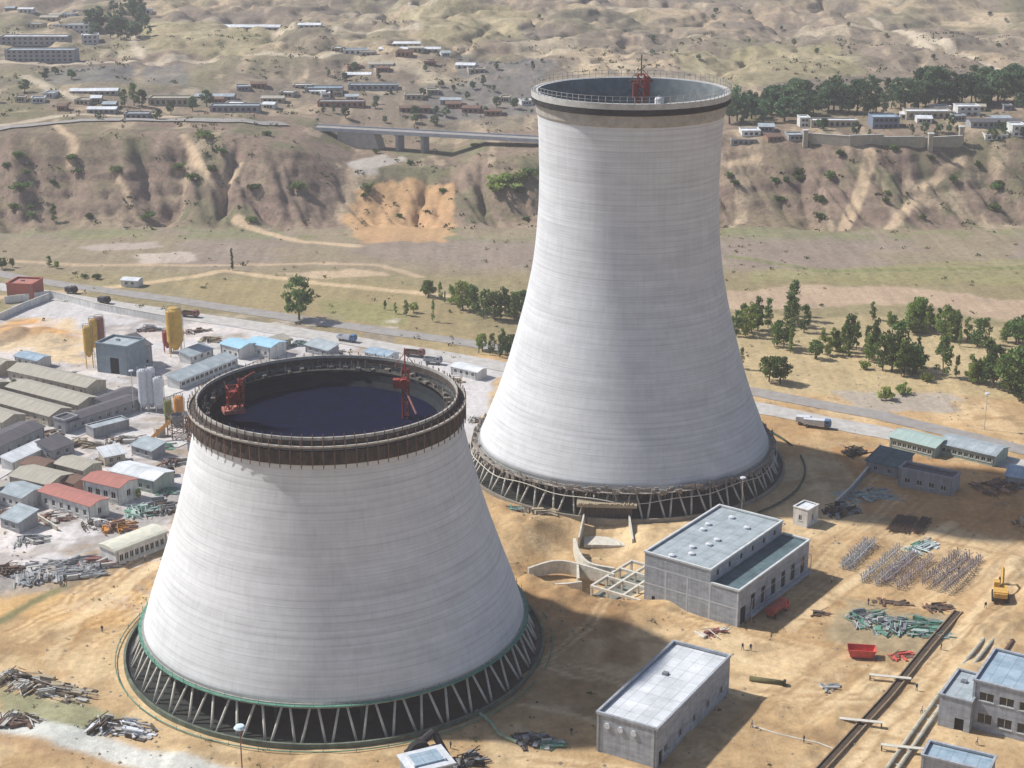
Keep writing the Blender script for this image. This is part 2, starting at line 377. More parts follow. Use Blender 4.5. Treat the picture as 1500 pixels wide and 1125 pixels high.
def line(pts, width, colour, amt=1.0, sc=None, tr=False):
    P = [(GT(*p) if tr else G(*p)) for p in pts]; sl = window([(p.x, p.y) for p in P], width+6)
    if X[sl].size == 0: return
    wx, wy = WXL[sl], WYL[sl]; d = np.full(wx.shape, 1e9)
    for a, b in zip(P[:-1], P[1:]):
        vx, vy = b.x-a.x, b.y-a.y; L2 = vx*vx+vy*vy+1e-9
        t = np.clip(((wx-a.x)*vx+(wy-a.y)*vy)/L2, 0, 1)
        d = np.minimum(d, np.hypot(wx-a.x-t*vx, wy-a.y-t*vy))
    e = .9 if width > 1 else .45
    blend(sm((width/2+e-d)/(2*e))*amt, sl, colour, sc)
for k_, (c_, f_, t_) in enumerate((((150, 122, 88), 12, .55), ((212, 190, 152), 9, .57), ((170, 132, 86), 30, .52), ((132, 108, 80), 6, .60))):
    col = mix(col, np.array(S(*c_)), sm((fbm(X/f_, Y/f_, 171+k_, 5)-t_)*9)*.42)
# valley floor, slopes and plateau by distance
vz = sm((Y-520)/40)
col = mix(col, np.array(FIELD), vz*.85); scrub = np.maximum(scrub, vz*.35)
rv = sm((Y-625)/30)
col = mix(col, np.array(RIVER), rv*(.5+.5*sm((n1-.4)*5))); scrub = scrub*(1-rv)+rv*.25
gr = sm((Y-690)/15)*sm((n2+n1-.85)*4); col = mix(col, np.array(GREEN), gr*.6)
slope = sm((Y-714)/15)
col = mix(col, np.array(LOESS), slope); scrub = scrub*(1-slope)+slope*.6
gz = np.abs(np.gradient(Z, axis=0)/np.gradient(Y, axis=0)); gx = np.abs(np.gradient(Z, axis=1)/np.gradient(X, axis=1))
steep = sm((np.hypot(gz, gx)-.55)*1.6)
strat = fbm(Z/2.2+.5*n2, X/90, 131, 3)
col = mix(col, np.array(PURPLE)*1.0, steep*slope*sm((strat-.42)*7)*.75)
col = mix(col, np.array(SCRUB), slope*(1-steep)*sm((n1-.45)*5)*.7)
col = mix(col, np.array(S(112, 112, 84)), slope*sm((fbm(X/18, Y/26, 141)-.52)*7)*.7)
pl = sm((Y-850)/60)
col = mix(col, np.array(HILL), pl*.8)
col = mix(col, np.array(S(140, 124, 108)), pl*sm((n3-.45)*5)*.7)
col = mix(col, np.array(S(130, 126, 96)), pl*sm((fbm(X/70, Y/110, 142)-.52)*8)*.55)
col = mix(col, np.array(S(186, 166, 136)), pl*sm((fbm(X/60, Y/70, 143)-.6)*9)*.7)
scrub = scrub*(1-pl)+pl*.55
col = mix(col, np.array(S(116, 100, 90)), m_slope(X, Y)*sm((fbm(X/15, Y/16+Z/5, 151, 5)-.55)*9)*.65)
col = mix(col, np.array(S(184, 164, 138)), slope*sm((fbm(X/9, Y/30, 152, 5)-.60)*12)*.6)
col = mix(col, np.array(S(108, 100, 92)), pl*sm((fbm(X/26, Y/34, 153, 6)-.55)*9)*.6*sm((3000-Y)/900))
col = mix(col, np.array(S(190, 176, 150)), pl*sm((fbm(X/30, Y/46, 154, 6)-.61)*11)*.55*sm((3000-Y)/900))
# orange earth slip on the river bank, tracks on the slopes
paint([(600, 372), (640, 362), (690, 366), (700, 392), (690, 425), (610, 424), (585, 400)], ORANGE, .8, .05, tr=True)
paint([(590, 346), (630, 338), (650, 345), (620, 358), (592, 358)], S(176, 168, 158), .9, 0, tr=True)
for pts, w in (([(305, 310), (322, 334), (318, 350)], 4), ([(430, 322), (448, 352), (466, 386)], 4), ([(486, 350), (470, 380)], 3), ([(365, 362), (385, 405)], 2.5),
               ([(480, 402), (500, 412), (545, 424), (600, 428)], 5), ([(1100, 335), (1092, 370), (1075, 410)], 6), ([(1190, 345), (1150, 375), (1120, 410)], 5), ([(960, 350), (990, 345)], 4)):
    line(pts, w, S(196, 172, 142), .9, .0, tr=True)
for pts, w in (([(250, 248), (330, 250), (430, 246), (560, 244), (600, 240)], 8), ([(275, 262), (300, 276), (330, 286)], 7), ([(375, 222), (388, 246)], 6), ([(390, 215), (460, 206), (560, 212), (700, 214)], 6),
               ([(652, 192), (660, 216)], 6), ([(1150, 222), (1240, 258)], 8), ([(1100, 205), (1160, 235)], 6), ([(250, 310), (330, 299), (420, 302)], 7), ([(0, 290), (250, 312)], 7)):
    line(pts, w, S(192, 178, 156), .8, .1, tr=True)
for poly in ([(288, 256), (385, 252), (384, 270), (300, 270)], [(392, 252), (437, 250), (430, 270), (392, 270)], [(660, 270), (760, 262), (775, 300), (660, 305)], [(700, 240), (800, 250), (770, 268), (700, 262)]):
    paint(poly, S(108, 110, 112), .6, .5, tr=True)
for poly in ([(380, 218), (520, 208), (500, 236), (400, 240)], [(640, 200), (770, 196), (760, 226), (660, 230)], [(900, 240), (1060, 226), (1100, 262), (960, 275)]):
    paint(poly, S(160, 150, 112), .5, .4, tr=True)
# valley
paint([(430, 462), (560, 462), (680, 470), (700, 500), (760, 535), (700, 540), (600, 512), (470, 495)], S(156, 140, 104), .8, .25)
paint([(560, 480), (640, 488), (650, 505), (580, 500)], S(140, 138, 92), .7, .4)
paint([(-100, 470), (230, 468), (250, 500), (-100, 560)], S(150, 142, 104), .7, .35)
paint([(385, 436), (440, 434), (450, 442), (390, 446)], S(192, 178, 164), .9, .0)
paint([(330, 428), (400, 424), (410, 430), (340, 434)], S(180, 166, 156), .8, .0)
paint([(520, 452), (600, 450), (640, 456), (560, 459)], S(196, 172, 144), .8, .0)
paint([(955, 470), (1110, 466), (1250, 482), (1500, 490), (1500, 510), (1250, 498), (1100, 484), (960, 490)], S(182, 158, 136), .8, .0)
paint([(960, 492), (1250, 505), (1500, 520), (1500, 610), (1250, 575), (1100, 575), (970, 570)], S(182, 164, 126), .75, .35)
paint([(1065, 568), (1190, 575), (1200, 592), (1090, 590)], S(170, 162, 152), .8, .1)
paint([(980, 452), (1250, 440), (1500, 450), (1500, 470), (1250, 466), (980, 462)], S(150, 144, 100), .6, .5)
line([(250, 478), (340, 470), (440, 458), (470, 452), (560, 464), (680, 476), (745, 486)], 5, S(200, 176, 142), .85, 0)
line([(230, 440), (330, 446), (440, 447), (560, 444), (620, 446), (660, 458)], 4, S(190, 166, 138), .8, 0)
line([(965, 437), (1050, 452), (1110, 452), (1250, 448)], 5, S(128, 132, 88), .7, .8)
# the camp on the left and the site
paint([(-200, 640), (60, 560), (250, 492), (300, 478), (420, 492), (520, 512), (640, 530), (750, 545), (720, 600), (700, 640), (440, 660), (395, 745), (250, 775), (60, 830), (-200, 900)], GRAV, 1.0, 0)
paint([(250, 500), (330, 500), (335, 545), (250, 528)], S(214, 186, 140), .8, 0)
paint([(255, 500), (300, 503), (318, 520), (250, 522)], S(214, 160, 96), .8, 0)
paint([(250, 690), (300, 700), (340, 715), (250, 752), (180, 760), (180, 700)], S(214, 208, 204), .9, 0)
paint([(250, 770), (400, 700), (440, 715), (372, 800), (250, 800), (100, 850)], S(206, 168, 114), .7, 0)
paint([(250, 745), (360, 728), (410, 690), (418, 705), (370, 745), (255, 782)], S(150, 148, 144), .6, .2)
line([(250, 795), (300, 768), (350, 748)], 3, S(110, 116, 84), .8, .5)
paint([(395, 600), (440, 600), (440, 660), (380, 690)], S(196, 190, 186), .8, 0)
camp_z = sm((Y-G(750, 800).y)/20)*sm((G(750, 490).y-Y)/20)*(X < -40)
col = mix(col, np.array(S(138, 130, 122)), camp_z*sm((fbm(X/11, Y/8, 161, 5)-.52)*9)*.6)
col = mix(col, np.array(S(216, 204, 194)), camp_z*sm((fbm(X/14, Y/9, 162, 5)-.56)*9)*.6)
col = mix(col, np.array(S(150, 128, 100)), camp_z*sm((fbm(X/24, Y/16, 163, 5)-.58)*9)*.6)
paint([(1060, 620), (1250, 650), (1420, 690), (1420, 740), (1100, 690)], S(176, 128, 78), .6, .1)
paint([(730, 770), (880, 780), (850, 860), (790, 885), (760, 880)], S(150, 116, 80), .45, 0)
paint([(850, 785), (880, 800), (880, 835), (850, 830)], S(128, 98, 70), .4, 0)
paint([(815, 780), (870, 785), (860, 815), (830, 810)], S(140, 108, 76), .35, 0)
paint([(250, 855), (330, 868), (400, 895), (330, 905), (250, 882)], S(128, 140, 112), .7, .2)
line([(-80, 800), (120, 855), (250, 893), (330, 912), (420, 935), (560, 965), (760, 1010), (1000, 1080)], 6.5, S(204, 206, 200), .9, 0)
line([(-80, 815), (120, 870), (250, 908), (340, 930), (430, 955), (760, 1030)], 3.0, S(172, 142, 108), .8, 0)
# wheel-worn lines over the sand
for pts in ([(1020, 800), (1100, 745), (1180, 700)], [(960, 860), (1090, 870), (1200, 800)], [(760, 930), (880, 945), (1050, 1040), (1100, 1125)], [(430, 960), (620, 1000), (900, 1040), (1300, 1100)],
            [(0, 960), (250, 1000), (520, 1060), (700, 1125)], [(1060, 960), (1160, 840), (1240, 740)], [(300, 830), (330, 790), (400, 740)]):
    line(pts, 4.2, S(220, 196, 156), .6); line([(p[0]+9, p[1]+2) for p in pts], 1.0, S(150, 116, 78), .6); line([(p[0]-7, p[1]-2) for p in pts], 1.0, S(156, 120, 82), .5)
rk = random.Random(31)
for k in range(70):
    x0 = rk.uniform(740, 1240); y0 = rk.uniform(690, 940); up_ = rk.random() < .5
    dx = rk.uniform(60, 160); pts = [(x0, y0), (x0+dx*.5, y0+(-.85 if up_ else .28)*dx*.5+rk.uniform(-6, 6)), (x0+dx, y0+(-.85 if up_ else .28)*dx)]
    cc = rk.choice([S(150, 122, 88), S(214, 190, 150), S(160, 130, 92)])
    line(pts, .55, cc, .75); line([(p[0]+8, p[1]+1) for p in pts], .55, cc, .75)
for k in range(16):
    x0 = rk.uniform(255, 380); y0 = rk.uniform(770, 840); pts = [(x0, y0), (x0+50, y0-26), (x0+90, y0-62)]
    cc = rk.choice([S(160, 124, 82), S(220, 192, 148)]); line(pts, .6, cc, .7); line([(p[0]+7, p[1]+2) for p in pts], .6, cc, .7)
paint([(1080, 770), (1180, 780), (1150, 830), (1070, 815)], S(150, 146, 124), .5, .2)
ca = me.color_attributes.new('Cover', 'FLOAT_COLOR', 'POINT')
rgba = np.concatenate([col, scrub[..., None]], -1).astype(np.float32)
ca.data.foreach_set('color', rgba.ravel())
gm = bpy.data.materials.new('soil_and_scrub'); gm.use_nodes = True
nt = gm.node_tree; L = nt.links; b = nt.nodes['Principled BSDF']; b.inputs['Roughness'].default_value = .95; b.inputs['Specular IOR Level'].default_value = .1
at = nt.nodes.new('ShaderNodeVertexColor'); at.layer_name = 'Cover'
tc = nt.nodes.new('ShaderNodeTexCoord')
def nz(scale, det=6, rough=.65, stretch=None, rot=0):
    n = nt.nodes.new('ShaderNodeTexNoise'); n.inputs['Scale'].default_value = scale; n.inputs['Detail'].default_value = det; n.inputs['Roughness'].default_value = rough
    if stretch:
        mp = nt.nodes.new('ShaderNodeMapping'); mp.inputs['Scale'].default_value = stretch; mp.inputs['Rotation'].default_value = (0, 0, rot)
        L.new(tc.outputs['Object'], mp.inputs[0]); L.new(mp.outputs[0], n.inputs[0])
    else: L.new(tc.outputs['Object'], n.inputs[0])
    return n.outputs[0]
def mr(v, a, b_, c, d):
    n = nt.nodes.new('ShaderNodeMapRange'); n.inputs[1].default_value = a; n.inputs[2].default_value = b_; n.inputs[3].default_value = c; n.inputs[4].default_value = d
    L.new(v, n.inputs[0]); return n.outputs[0]
def mul(a, b_):
    n = nt.nodes.new('ShaderNodeMath'); n.operation = 'MULTIPLY'
    for i, v in enumerate((a, b_)):
        if isinstance(v, (int, float)): n.inputs[i].default_value = v
        else: L.new(v, n.inputs[i])
    return n.outputs[0]
g1 = mr(nz(.55, 9, .75), .3, .7, .76, 1.22); g2 = mr(nz(.06, 8, .7), .3, .7, .87, 1.12); g3 = mr(nz(.22, 5, .6, (1, .08, 1), .9), .35, .65, .9, 1.1)
gg = mul(mul(g1, g2), g3)
vm = nt.nodes.new('ShaderNodeVectorMath'); vm.operation = 'SCALE'; L.new(at.outputs[0], vm.inputs[0]); L.new(gg, vm.inputs['Scale'])
sp = mr(nz(.28, 8, .75), .50, .60, 0, 1)
mx = nt.nodes.new('ShaderNodeMixRGB'); L.new(mul(mul(sp, at.outputs[1]), .75), mx.inputs[0]); L.new(vm.outputs[0], mx.inputs[1]); mx.inputs[2].default_value = (.075, .085, .045, 1)
st = mr(nz(1.6, 3, .6), .66, .70, 0, .5)          # stones and litter
mx2 = nt.nodes.new('ShaderNodeMixRGB'); L.new(mul(st, mr(nz(.05), .5, .6, 0, 1)), mx2.inputs[0]); L.new(mx.outputs[0], mx2.inputs[1]); mx2.inputs[2].default_value = (.13, .11, .08, 1)
L.new(mx2.outputs[0], b.inputs['Base Color'])
bp = nt.nodes.new('ShaderNodeBump'); bp.inputs['Strength'].default_value = .55; bp.inputs['Distance'].default_value = .8
L.new(nz(.45, 8, .7), bp.inputs['Height']); L.new(bp.outputs[0], b.inputs['Normal'])
me.materials.append(gm)
ground = bpy.data.objects.new('ground', me); SC.collection.objects.link(ground); tag(ground, kind='structure')

# ------------------------------------------------------------------ roads and the river
def ribbon(name, pts, width, mat, lift=.12, kind='structure', tr=False, zs=None, edge=0.0):
    P = [(GT(*p) if tr else G(*p)) for p in pts]
    # resample
    Q = [P[0]]
    for a, b_ in zip(P[:-1], P[1:]):
        n = max(1, int((b_-a).length/4))
        for k in range(1, n+1): Q.append(a.lerp(b_, k/n))
    m = MB(); vs = []; nacross = 7
    for i, p in enumerate(Q):
        d = (Q[min(i+1, len(Q)-1)]-Q[max(i-1, 0)]); d.z = 0; d.normalize(); nrm = Vector((-d.y, d.x, 0))
        w = width*(1+edge*(vn(i*.35, 0, 5)-.5))
        for k in range(nacross):
            q = p+nrm*(k/(nacross-1)-.5)*w
            vs.append((q.x, q.y, tz(q.x, q.y)+lift))
    fs = []
    for i in range(len(Q)-1):
        for k in range(nacross-1):
            a = i*nacross+k; fs.append((a, a+1, a+nacross+1, a+nacross))
    m.add(vs, fs); o = m.build(name, mat); return tag(o, kind=kind)
road_mat = pm('dusty_concrete_road', (.52, .50, .47), (.38, .36, .33), .35)
road2_mat = pm('dusty_asphalt', (.34, .32, .30), (.26, .24, .22), .3)
ribbon('road', [(-60, 400), (180, 455), (300, 476), (420, 494), (560, 515), (680, 535), (760, 549), (870, 567), (985, 585), (1110, 610), (1250, 643), (1420, 684), (1620, 740)], 9.5, road_mat, edge=.25)
ribbon('road', [(-60, 384), (180, 442), (300, 464), (430, 482), (560, 502), (690, 520), (780, 534), (880, 552), (985, 570), (1110, 594), (1250, 627), (1420, 664), (1620, 716)], 7.5, road2_mat, edge=.1)
camp_mat = pm('camp_lane', (.62, .60, .57), (.48, .46, .44), .3)
ribbon('camp_lane', [(150, 700), (250, 646), (330, 606), (400, 575), (470, 547), (530, 520)], 8, camp_mat, edge=.3, lift=.16)
ribbon('camp_lane', [(60, 540), (160, 560), (250, 585), (330, 604), (430, 622)], 6, camp_mat, edge=.3, lift=.19)
pool_mat = pm('shallow_water', (.30, .30, .29), (.22, .22, .21), .1, rough=.25, spec=.5)

ribbon('plateau_road', [(-60, 330), (120, 322), (250, 314), (330, 306), (430, 306), (505, 309), (528, 309)], 8, road2_mat, lift=.6, tr=True)
# ------------------------------------------------------------------ cooling towers
NCOL = 46
def spline(prof, z):
    zs = [p[0] for p in prof]; rs = [p[1] for p in prof]
    k = max(0, min(len(zs)-2, int(np.searchsorted(zs, z)-1)))
    t = (z-zs[k])/(zs[k+1]-zs[k])
    def sl(i):
        a = max(0, i-1); b_ = min(len(zs)-1, i+1); return (rs[b_]-rs[a])/(zs[b_]-zs[a])
    h = zs[k+1]-zs[k]; m0, m1 = sl(k)*h, sl(k+1)*h
    return (2*t**3-3*t*t+1)*rs[k]+(t**3-2*t*t+t)*m0+(-2*t**3+3*t*t)*rs[k+1]+(t**3-t*t)*m1
def tower(loc, prof, top, smat, label, green):
    t = empty('cooling_tower', loc, 0, label, 'cooling tower', 'cooling towers')
    z0 = prof[0][0]; zz = list(np.linspace(z0, top, 60))
    out = [(spline(prof, z)+.02*math.sin(z*4.6), z) for z in zz]; inn = [(r-.55, z) for r, z in reversed(out)]
    MB().lathe([(inn[-1][0]+.25, inn[-1][1])]+out+[(inn[0][0], inn[0][1])], 180).build('shell', smat, t, smooth=True)
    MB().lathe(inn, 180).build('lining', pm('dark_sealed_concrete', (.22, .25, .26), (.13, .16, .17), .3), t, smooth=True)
    R0 = prof[0][1]
    MB().ring(R0-.9, R0+.35, z0-.9, z0-.002, 180).build('ring_beam', pm('ring_beam_concrete', (.36, .36, .33), (.24, .24, .22), 1.0), t, smooth=False)
    # V columns
    z1 = -.3
    def colmesh(a0, a1):
        p = Vector(((R0+3.0)*math.cos(a0), (R0+3.0)*math.sin(a0), z1)); q = Vector(((R0-.25)*math.cos(a1), (R0-.25)*math.sin(a1), z0-.8))
        return MB().tube(p, q, .28, .25, 8)
    da = 2*math.pi/NCOL
    c0 = colmesh(-.012, -da*.36).build('column', pale_concrete, t, smooth=True)
    c1 = colmesh(.012, da*.36).build('column', pale_concrete, t, smooth=True)
    for k in range(1, NCOL):
        for c in (c0, c1):
            d = c.copy(); SC.collection.objects.link(d); d.parent = t; d.rotation_euler = (0, 0, k*da)
    # footing ring, basin
    MB().ring(R0+2.4, R0+3.7, -.8, .25, 120).build('footing_ring', pm('footing_concrete', (.30, .30, .26), (.19, .2, .17), .8), t)
    MB().ring(R0+4.0, R0+4.5, -.8, 1.1, 160).build('basin_wall', pm('basin_rim_'+('green' if green else 'grey'), (.17, .20, .15) if green else (.30, .27, .22), (.08, .10, .075) if green else (.2, .18, .15), .5), t)
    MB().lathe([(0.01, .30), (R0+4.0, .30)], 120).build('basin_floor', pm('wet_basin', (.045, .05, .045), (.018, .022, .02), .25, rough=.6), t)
    # cooling fill: posts and beams inside
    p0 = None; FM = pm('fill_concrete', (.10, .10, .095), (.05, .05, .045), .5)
    for ix in range(-4, 5):
        for iy in range(-4, 5):
            x, y = ix*8.4, iy*8.4
            if math.hypot(x, y) > R0-4.5: continue
            if p0 is None:
                p0 = d = MB().box(-.3, .3, -.3, .3, .3, z0+.6).build('fill_post', FM, t)
            else:
                d = p0.copy(); SC.collection.objects.link(d); d.parent = t
            d.location = (x, y, 0)
    m = MB()
    for i in range(-4, 5):
        w = math.sqrt(max(0, (R0-5)**2-(i*8.4)**2))
        m.box(-w, w, i*8.4-.2, i*8.4+.2, z0-.3, z0+.5); m.box(i*8.4-.2, i*8.4+.2, -w, w, z0+.4, z0+.9)
    m.build('fill_beams', MATS['fill_concrete'], t)
    return t, R0
P_TALL = [(7.3, 40.0), (15, 36.9), (25, 33.2), (40, 28.9), (50, 26.5), (60, 24.8), (75, 23.7), (88, 23.8), (95, 24.1), (103, 24.7)]
P_SHORT = [(7.3, 40.2), (13, 38.5), (20, 36.0), (30, 32.6), (40, 29.8), (48, 27.9), (55, 26.6)]
tA, RA = tower(T1, P_TALL, 102.6, shell_mat2, 'tall waisted concrete cooling tower with narrow throat and railed rim, the farther one', False)
tB, RB = tower(T2, P_SHORT, 54.6, shell_mat, 'squat half-built concrete cooling tower in front, dark formwork band round its wide top', True)
# tall tower: rim
MB().ring(24.75, 25.8, 101.25, 102.7, 140).build('rim_walkway', pm('rim_concrete', (.52, .52, .49), (.38, .38, .36), .6), tA)
MB().lathe([(24.75, 99.5), (25.75, 99.9), (25.75, 101.23), (24.72, 101.23)], 140).build('rim_collar', pm('rim_dark_band', (.045, .045, .045), (.02, .02, .02), .8), tA)  # near-black collar ring just below the pale rim walkway
MB().lathe([(24.32, 96.6), (24.62, 97.2), (24.86, 100.19)], 140).build('stained_band', pm('stained_concrete', (.44, .42, .38), (.30, .28, .25), .5), tA)
m = MB()
for k in range(90):
    a = 2*math.pi*k/90; c, s_ = math.cos(a), math.sin(a)
    m.tube((25.7*c, 25.7*s_, 102.6), (25.7*c, 25.7*s_, 104.5), .09, n=4)
for z in (103.5, 104.4): m.ring(25.66, 25.74, z, z+.09, 90)
m.build('railing', pm('white_railing', (.42, .42, .41), (.25, .25, .24)), tA)
# ragged scaffold left round its foot
m = MB(); rr = random.Random(4)
for k in range(260):
    a = 2*math.pi*k/260; c, s_ = math.cos(a), math.sin(a)
    r = 40.4+rr.random()*1.5; z = 6.4+1.2*rr.random()+.5*math.sin(a*3)
    m.tube((r*c, r*s_, z-1.4-rr.random()*1.2), (r*c, r*s_, z+.9), .07, n=4)
    m.cbox((r*c, r*s_, z), (.25+rr.random()*.3, 1.0, .5+rr.random()*1.0), a)
m.ring(40.5, 41.9, 6.9, 7.0, 160)
m.build('foot_scaffold', pm('foot_scaffold', (.34, .30, .26), (.17, .15, .13), .9), tA)
m = MB()
for k in range(130):
    a0 = 2*math.pi*k/130; a1 = 2*math.pi*(k+1)/130
    r = 42.2; h0 = 5.2+.5*math.sin(a0*5)+.35*math.sin(a0*13); h1 = 5.2+.5*math.sin(a1*5)+.35*math.sin(a1*13)
    m.tube((r*math.cos(a0), r*math.sin(a0), h0), (r*math.cos(a1), r*math.sin(a1), h1), .12, n=4)
m.build('guard_rail', pale_concrete, tA)
# short tower: formwork band, rails, inner staging, blue net
MB().lathe([(27.5, 50.9), (28.0, 51.1), (27.9, 52.3), (27.6, 53.7), (27.05, 53.7), (27.1, 51.5)], 160, close=True).build('formwork', form_mat, tB)
MB().ring(26.0, 28.3, 54.35, 54.6, 160).build('outer_walkway', pm('outer_boards', (.12, .11, .10), (.06, .055, .05), 1), tB)
MB().ring(27.95, 28.35, 54.62, 54.95, 160).build('outer_kerb_rail', pm('pale_rail', (.46, .43, .38), (.33, .3, .26), 1), tB)
MB().ring(26.3, 26.7, 55.6, 56.2, 160).build('upper_form_ring', pm('upper_form', (.48, .46, .42), (.30, .28, .25), 1), tB)
MB().ring(26.2, 26.85, 54.62, 55.58, 160).build('form_panels', pm('form_panels', (.13, .10, .085), (.05, .045, .04), 1), tB)
m = MB()
for k in range(84):
    a = 2*math.pi*k/84; c, s_ = math.cos(a), math.sin(a)
    m.tube((28.2*c, 28.2*s_, 50.4), (28.2*c, 28.2*s_, 55.9), .10, n=4)
    m.tube((27.6*c, 27.6*s_, 50.9), (26.6*c, 26.6*s_, 56.9), .09, n=4)
m.build('scaffold_posts', steel_rust, tB)
MB().ring(23.9, 26.0, 53.4, 53.55, 160).build('inner_staging', pm('inner_boards', (.09, .085, .075), (.03, .03, .028), .6, stretch=(1, 1, 1)), tB)
m = MB(); rr = random.Random(9)
for k in range(150):
    a = 2*math.pi*k/150+rr.random()*.02; r = 24.1+rr.random()*1.8
    m.tube((r*math.cos(a), r*math.sin(a), 53.5), (r*math.cos(a), r*math.sin(a), 54.2+rr.random()*1.4), .07+.04*rr.random(), n=4)
    if k % 3 == 0: m.cbox((r*math.cos(a), r*math.sin(a), 53.8), (.5+rr.random(), .4+rr.random(), .4+.6*rr.random()), a)
tag(m.build('staging_clutter', pm('staging_clutter', (.30, .26, .22), (.10, .09, .08), 1.2), tB), kind='stuff')
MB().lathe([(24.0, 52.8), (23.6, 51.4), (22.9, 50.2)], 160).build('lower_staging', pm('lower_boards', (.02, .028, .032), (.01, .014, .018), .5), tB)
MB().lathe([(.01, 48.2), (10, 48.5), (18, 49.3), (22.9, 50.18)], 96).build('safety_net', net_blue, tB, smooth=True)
MB().ring(40.56, 41.25, 7.0, 7.12, 160).build('green_edge_net', green_net, tB)
np0 = MB().tube((41.2, 0, 6.6), (41.2, 0, 8.2), .06, n=4).build('net_post', green_net, tB)
for k in range(1, 72):
    d = np0.copy(); SC.collection.objects.link(d); d.parent = tB; d.rotation_euler = (0, 0, 2*math.pi*k/72)

def lattice(m, x, y, z0, z1, w, r=.12, step=2.2):
    cs = [(x-w, y-w), (x+w, y-w), (x+w, y+w), (x-w, y+w)]
    for c in cs: m.tube((*c, z0), (*c, z1), r, n=4)
    n = max(1, int((z1-z0)/step))
    for k in range(n):
        a = z0+(z1-z0)*k/n; b_ = z0+(z1-z0)*(k+1)/n
        for i in range(4):
            c, d = cs[i], cs[(i+1) % 4]
            m.tube((*c, a), (*d, b_), r*.7, n=4, cap=False); m.tube((*c, b_), (*d, b_), r*.7, n=4, cap=False)
# hoist mast in the tall tower
h = empty('hoist_mast', (T1.x+1.8, T1.y-9.5, .3), 0, 'red lattice hoist mast rising out of the mouth of the tall tower', 'hoist mast', 'red hoists on the towers')
m = MB(); lattice(m, 0, 0, 0, 107.5, .9, .16, 3.0); m.build('mast', steel_red, h)
m = MB(); m.tube((0, 0, 107), (0, 0, 112.5), .16, n=6); m.build('mast_tip', steel_rust, h)
m = MB(); m.box(-2.0, -1.0, -1.1, 1.1, 101.5, 105.5); m.box(1.0, 2.2, -.9, .9, 102, 107); m.build('hoist_cage', steel_red, h)
m = MB(); m.box(-3, 3, -.3, .3, 105.6, 106.1); m.tube((-3, 0, 106), (0, 0, 109), .08, n=4); m.tube((3, 0, 106), (0, 0, 109), .08, n=4); m.build('head_beam', steel_rust, h)
# white tank on the tall tower's front rim
w_ = empty('water_tank', (T1.x+5.2, T1.y-23.6, 102.1), 0, 'small white tank on the front rim of the tall tower beside the red mast', 'tank')
MB().lathe([(.01, 0), (1.0, 0), (1.05, .3), (1.05, 1.6), (.8, 2.0), (.01, 2.15)], 20).build('tank_body', steel_white, w_, smooth=True)
MB().lathe([(.01, 2.1), (.3, 2.1), (.3, 2.4), (.01, 2.4)], 12).build('tank_lid', steel_grey, w_)
# right-hand hoist of the short tower
h = empty('hoist_mast', (T2.x+15.6, T2.y+5.0, .3), 0, 'red lattice hoist with a round drum at the right inside the short tower mouth', 'hoist mast', 'red hoists on the towers')
m = MB(); lattice(m, 0, 0, 0, 59.5, .65, .13, 2.4); m.build('mast', steel_red, h)
m = MB(); m.tube((0, 0, 59), (0, 0, 64), .14, n=6); m.tube((0, 0, 63), (-2.2, 0, 60), .07, n=4); m.tube((0, 0, 63), (2.2, 0, 60), .07, n=4); m.build('mast_tip', steel_red, h)
m = MB(); m.tube((-.1, -1.8, 56.6), (-.1, .4, 56.6), 1.15, n=16); m.cbox((-1.8, -.6, 56.6), (1.4, 1.6, 1.8)); m.build('drum', steel_red, h)
m = MB(); m.tube((0, -.6, 55.2), (2.6, -7, 52), .22, n=6); m.build('boom', steel_maroon, h)
# left-hand derrick
h = empty('derrick', (T2.x-19.6, T2.y+1.0, 51.85), math.radians(20), 'red derrick crane on the staging at the left inside the short tower mouth', 'derrick', 'red hoists on the towers')
m = MB(); m.cbox((0, 0, .4), (4.4, 3.4, .8)); m.build('base', pm('faded_red', (.50, .20, .15), (.36, .13, .10), 1), h)
m = MB(); lattice(m, 0, 0, .8, 5.4, 1.1, .16, 1.6); m.cbox((0, 0, 3.2), (1.7, 1.7, 2.6)); m.build('cabin', steel_red, h)
m = MB(); lattice(m, 1.9, .6, .8, 6.6, .5, .12, 1.4); m.tube((1.9, .6, 6.4), (5.0, 2.0, 7.4), .16, n=5); m.tube((-1.8, -.8, .8), (1.9, .6, 6.4), .12, n=5); m.build('boom', steel_red, h)
m = MB()
for k in range(4): m.tube((-2.0+k*1.3, -1.5, .8), (-2.0+k*1.3, -1.5, 2.2), .07, n=4)
m.box(-2.1, 2.1, -1.55, -1.45, 2.1, 2.2); m.build('rail', steel_rust, h)

# ------------------------------------------------------------------ buildings
def wall_face(m, O, U, Nn, L_, H, wins, zb=-.6, depth=.22):
    """one wall sheet from O along U with openings (x0,x1,z0,z1) cut through and reveals behind them"""
    xb = sorted({0.0, L_} | {w[0] for w in wins} | {w[1] for w in wins}); zbk = sorted({zb, H} | {w[2] for w in wins} | {w[3] for w in wins})
    def P(x, z, d=0): return tuple(O+U*x-Nn*d+Vector((0, 0, z)))
    for i in range(len(xb)-1):
        for j in range(len(zbk)-1):
            cx, cz = (xb[i]+xb[i+1])/2, (zbk[j]+zbk[j+1])/2
            if any(w[0] < cx < w[1] and w[2] < cz < w[3] for w in wins): continue
            m.add([P(xb[i], zbk[j]), P(xb[i+1], zbk[j]), P(xb[i+1], zbk[j+1]), P(xb[i], zbk[j+1])], [(0, 1, 2, 3)])
    for (a, b_, c, d) in wins:
        q = [(a, c), (b_, c), (b_, d), (a, d)]
        for k in range(4):
            p1, p2 = q[k], q[(k+1) % 4]
            m.add([P(*p1), P(*p2), P(*p2, depth), P(*p1, depth)], [(0, 1, 2, 3)])
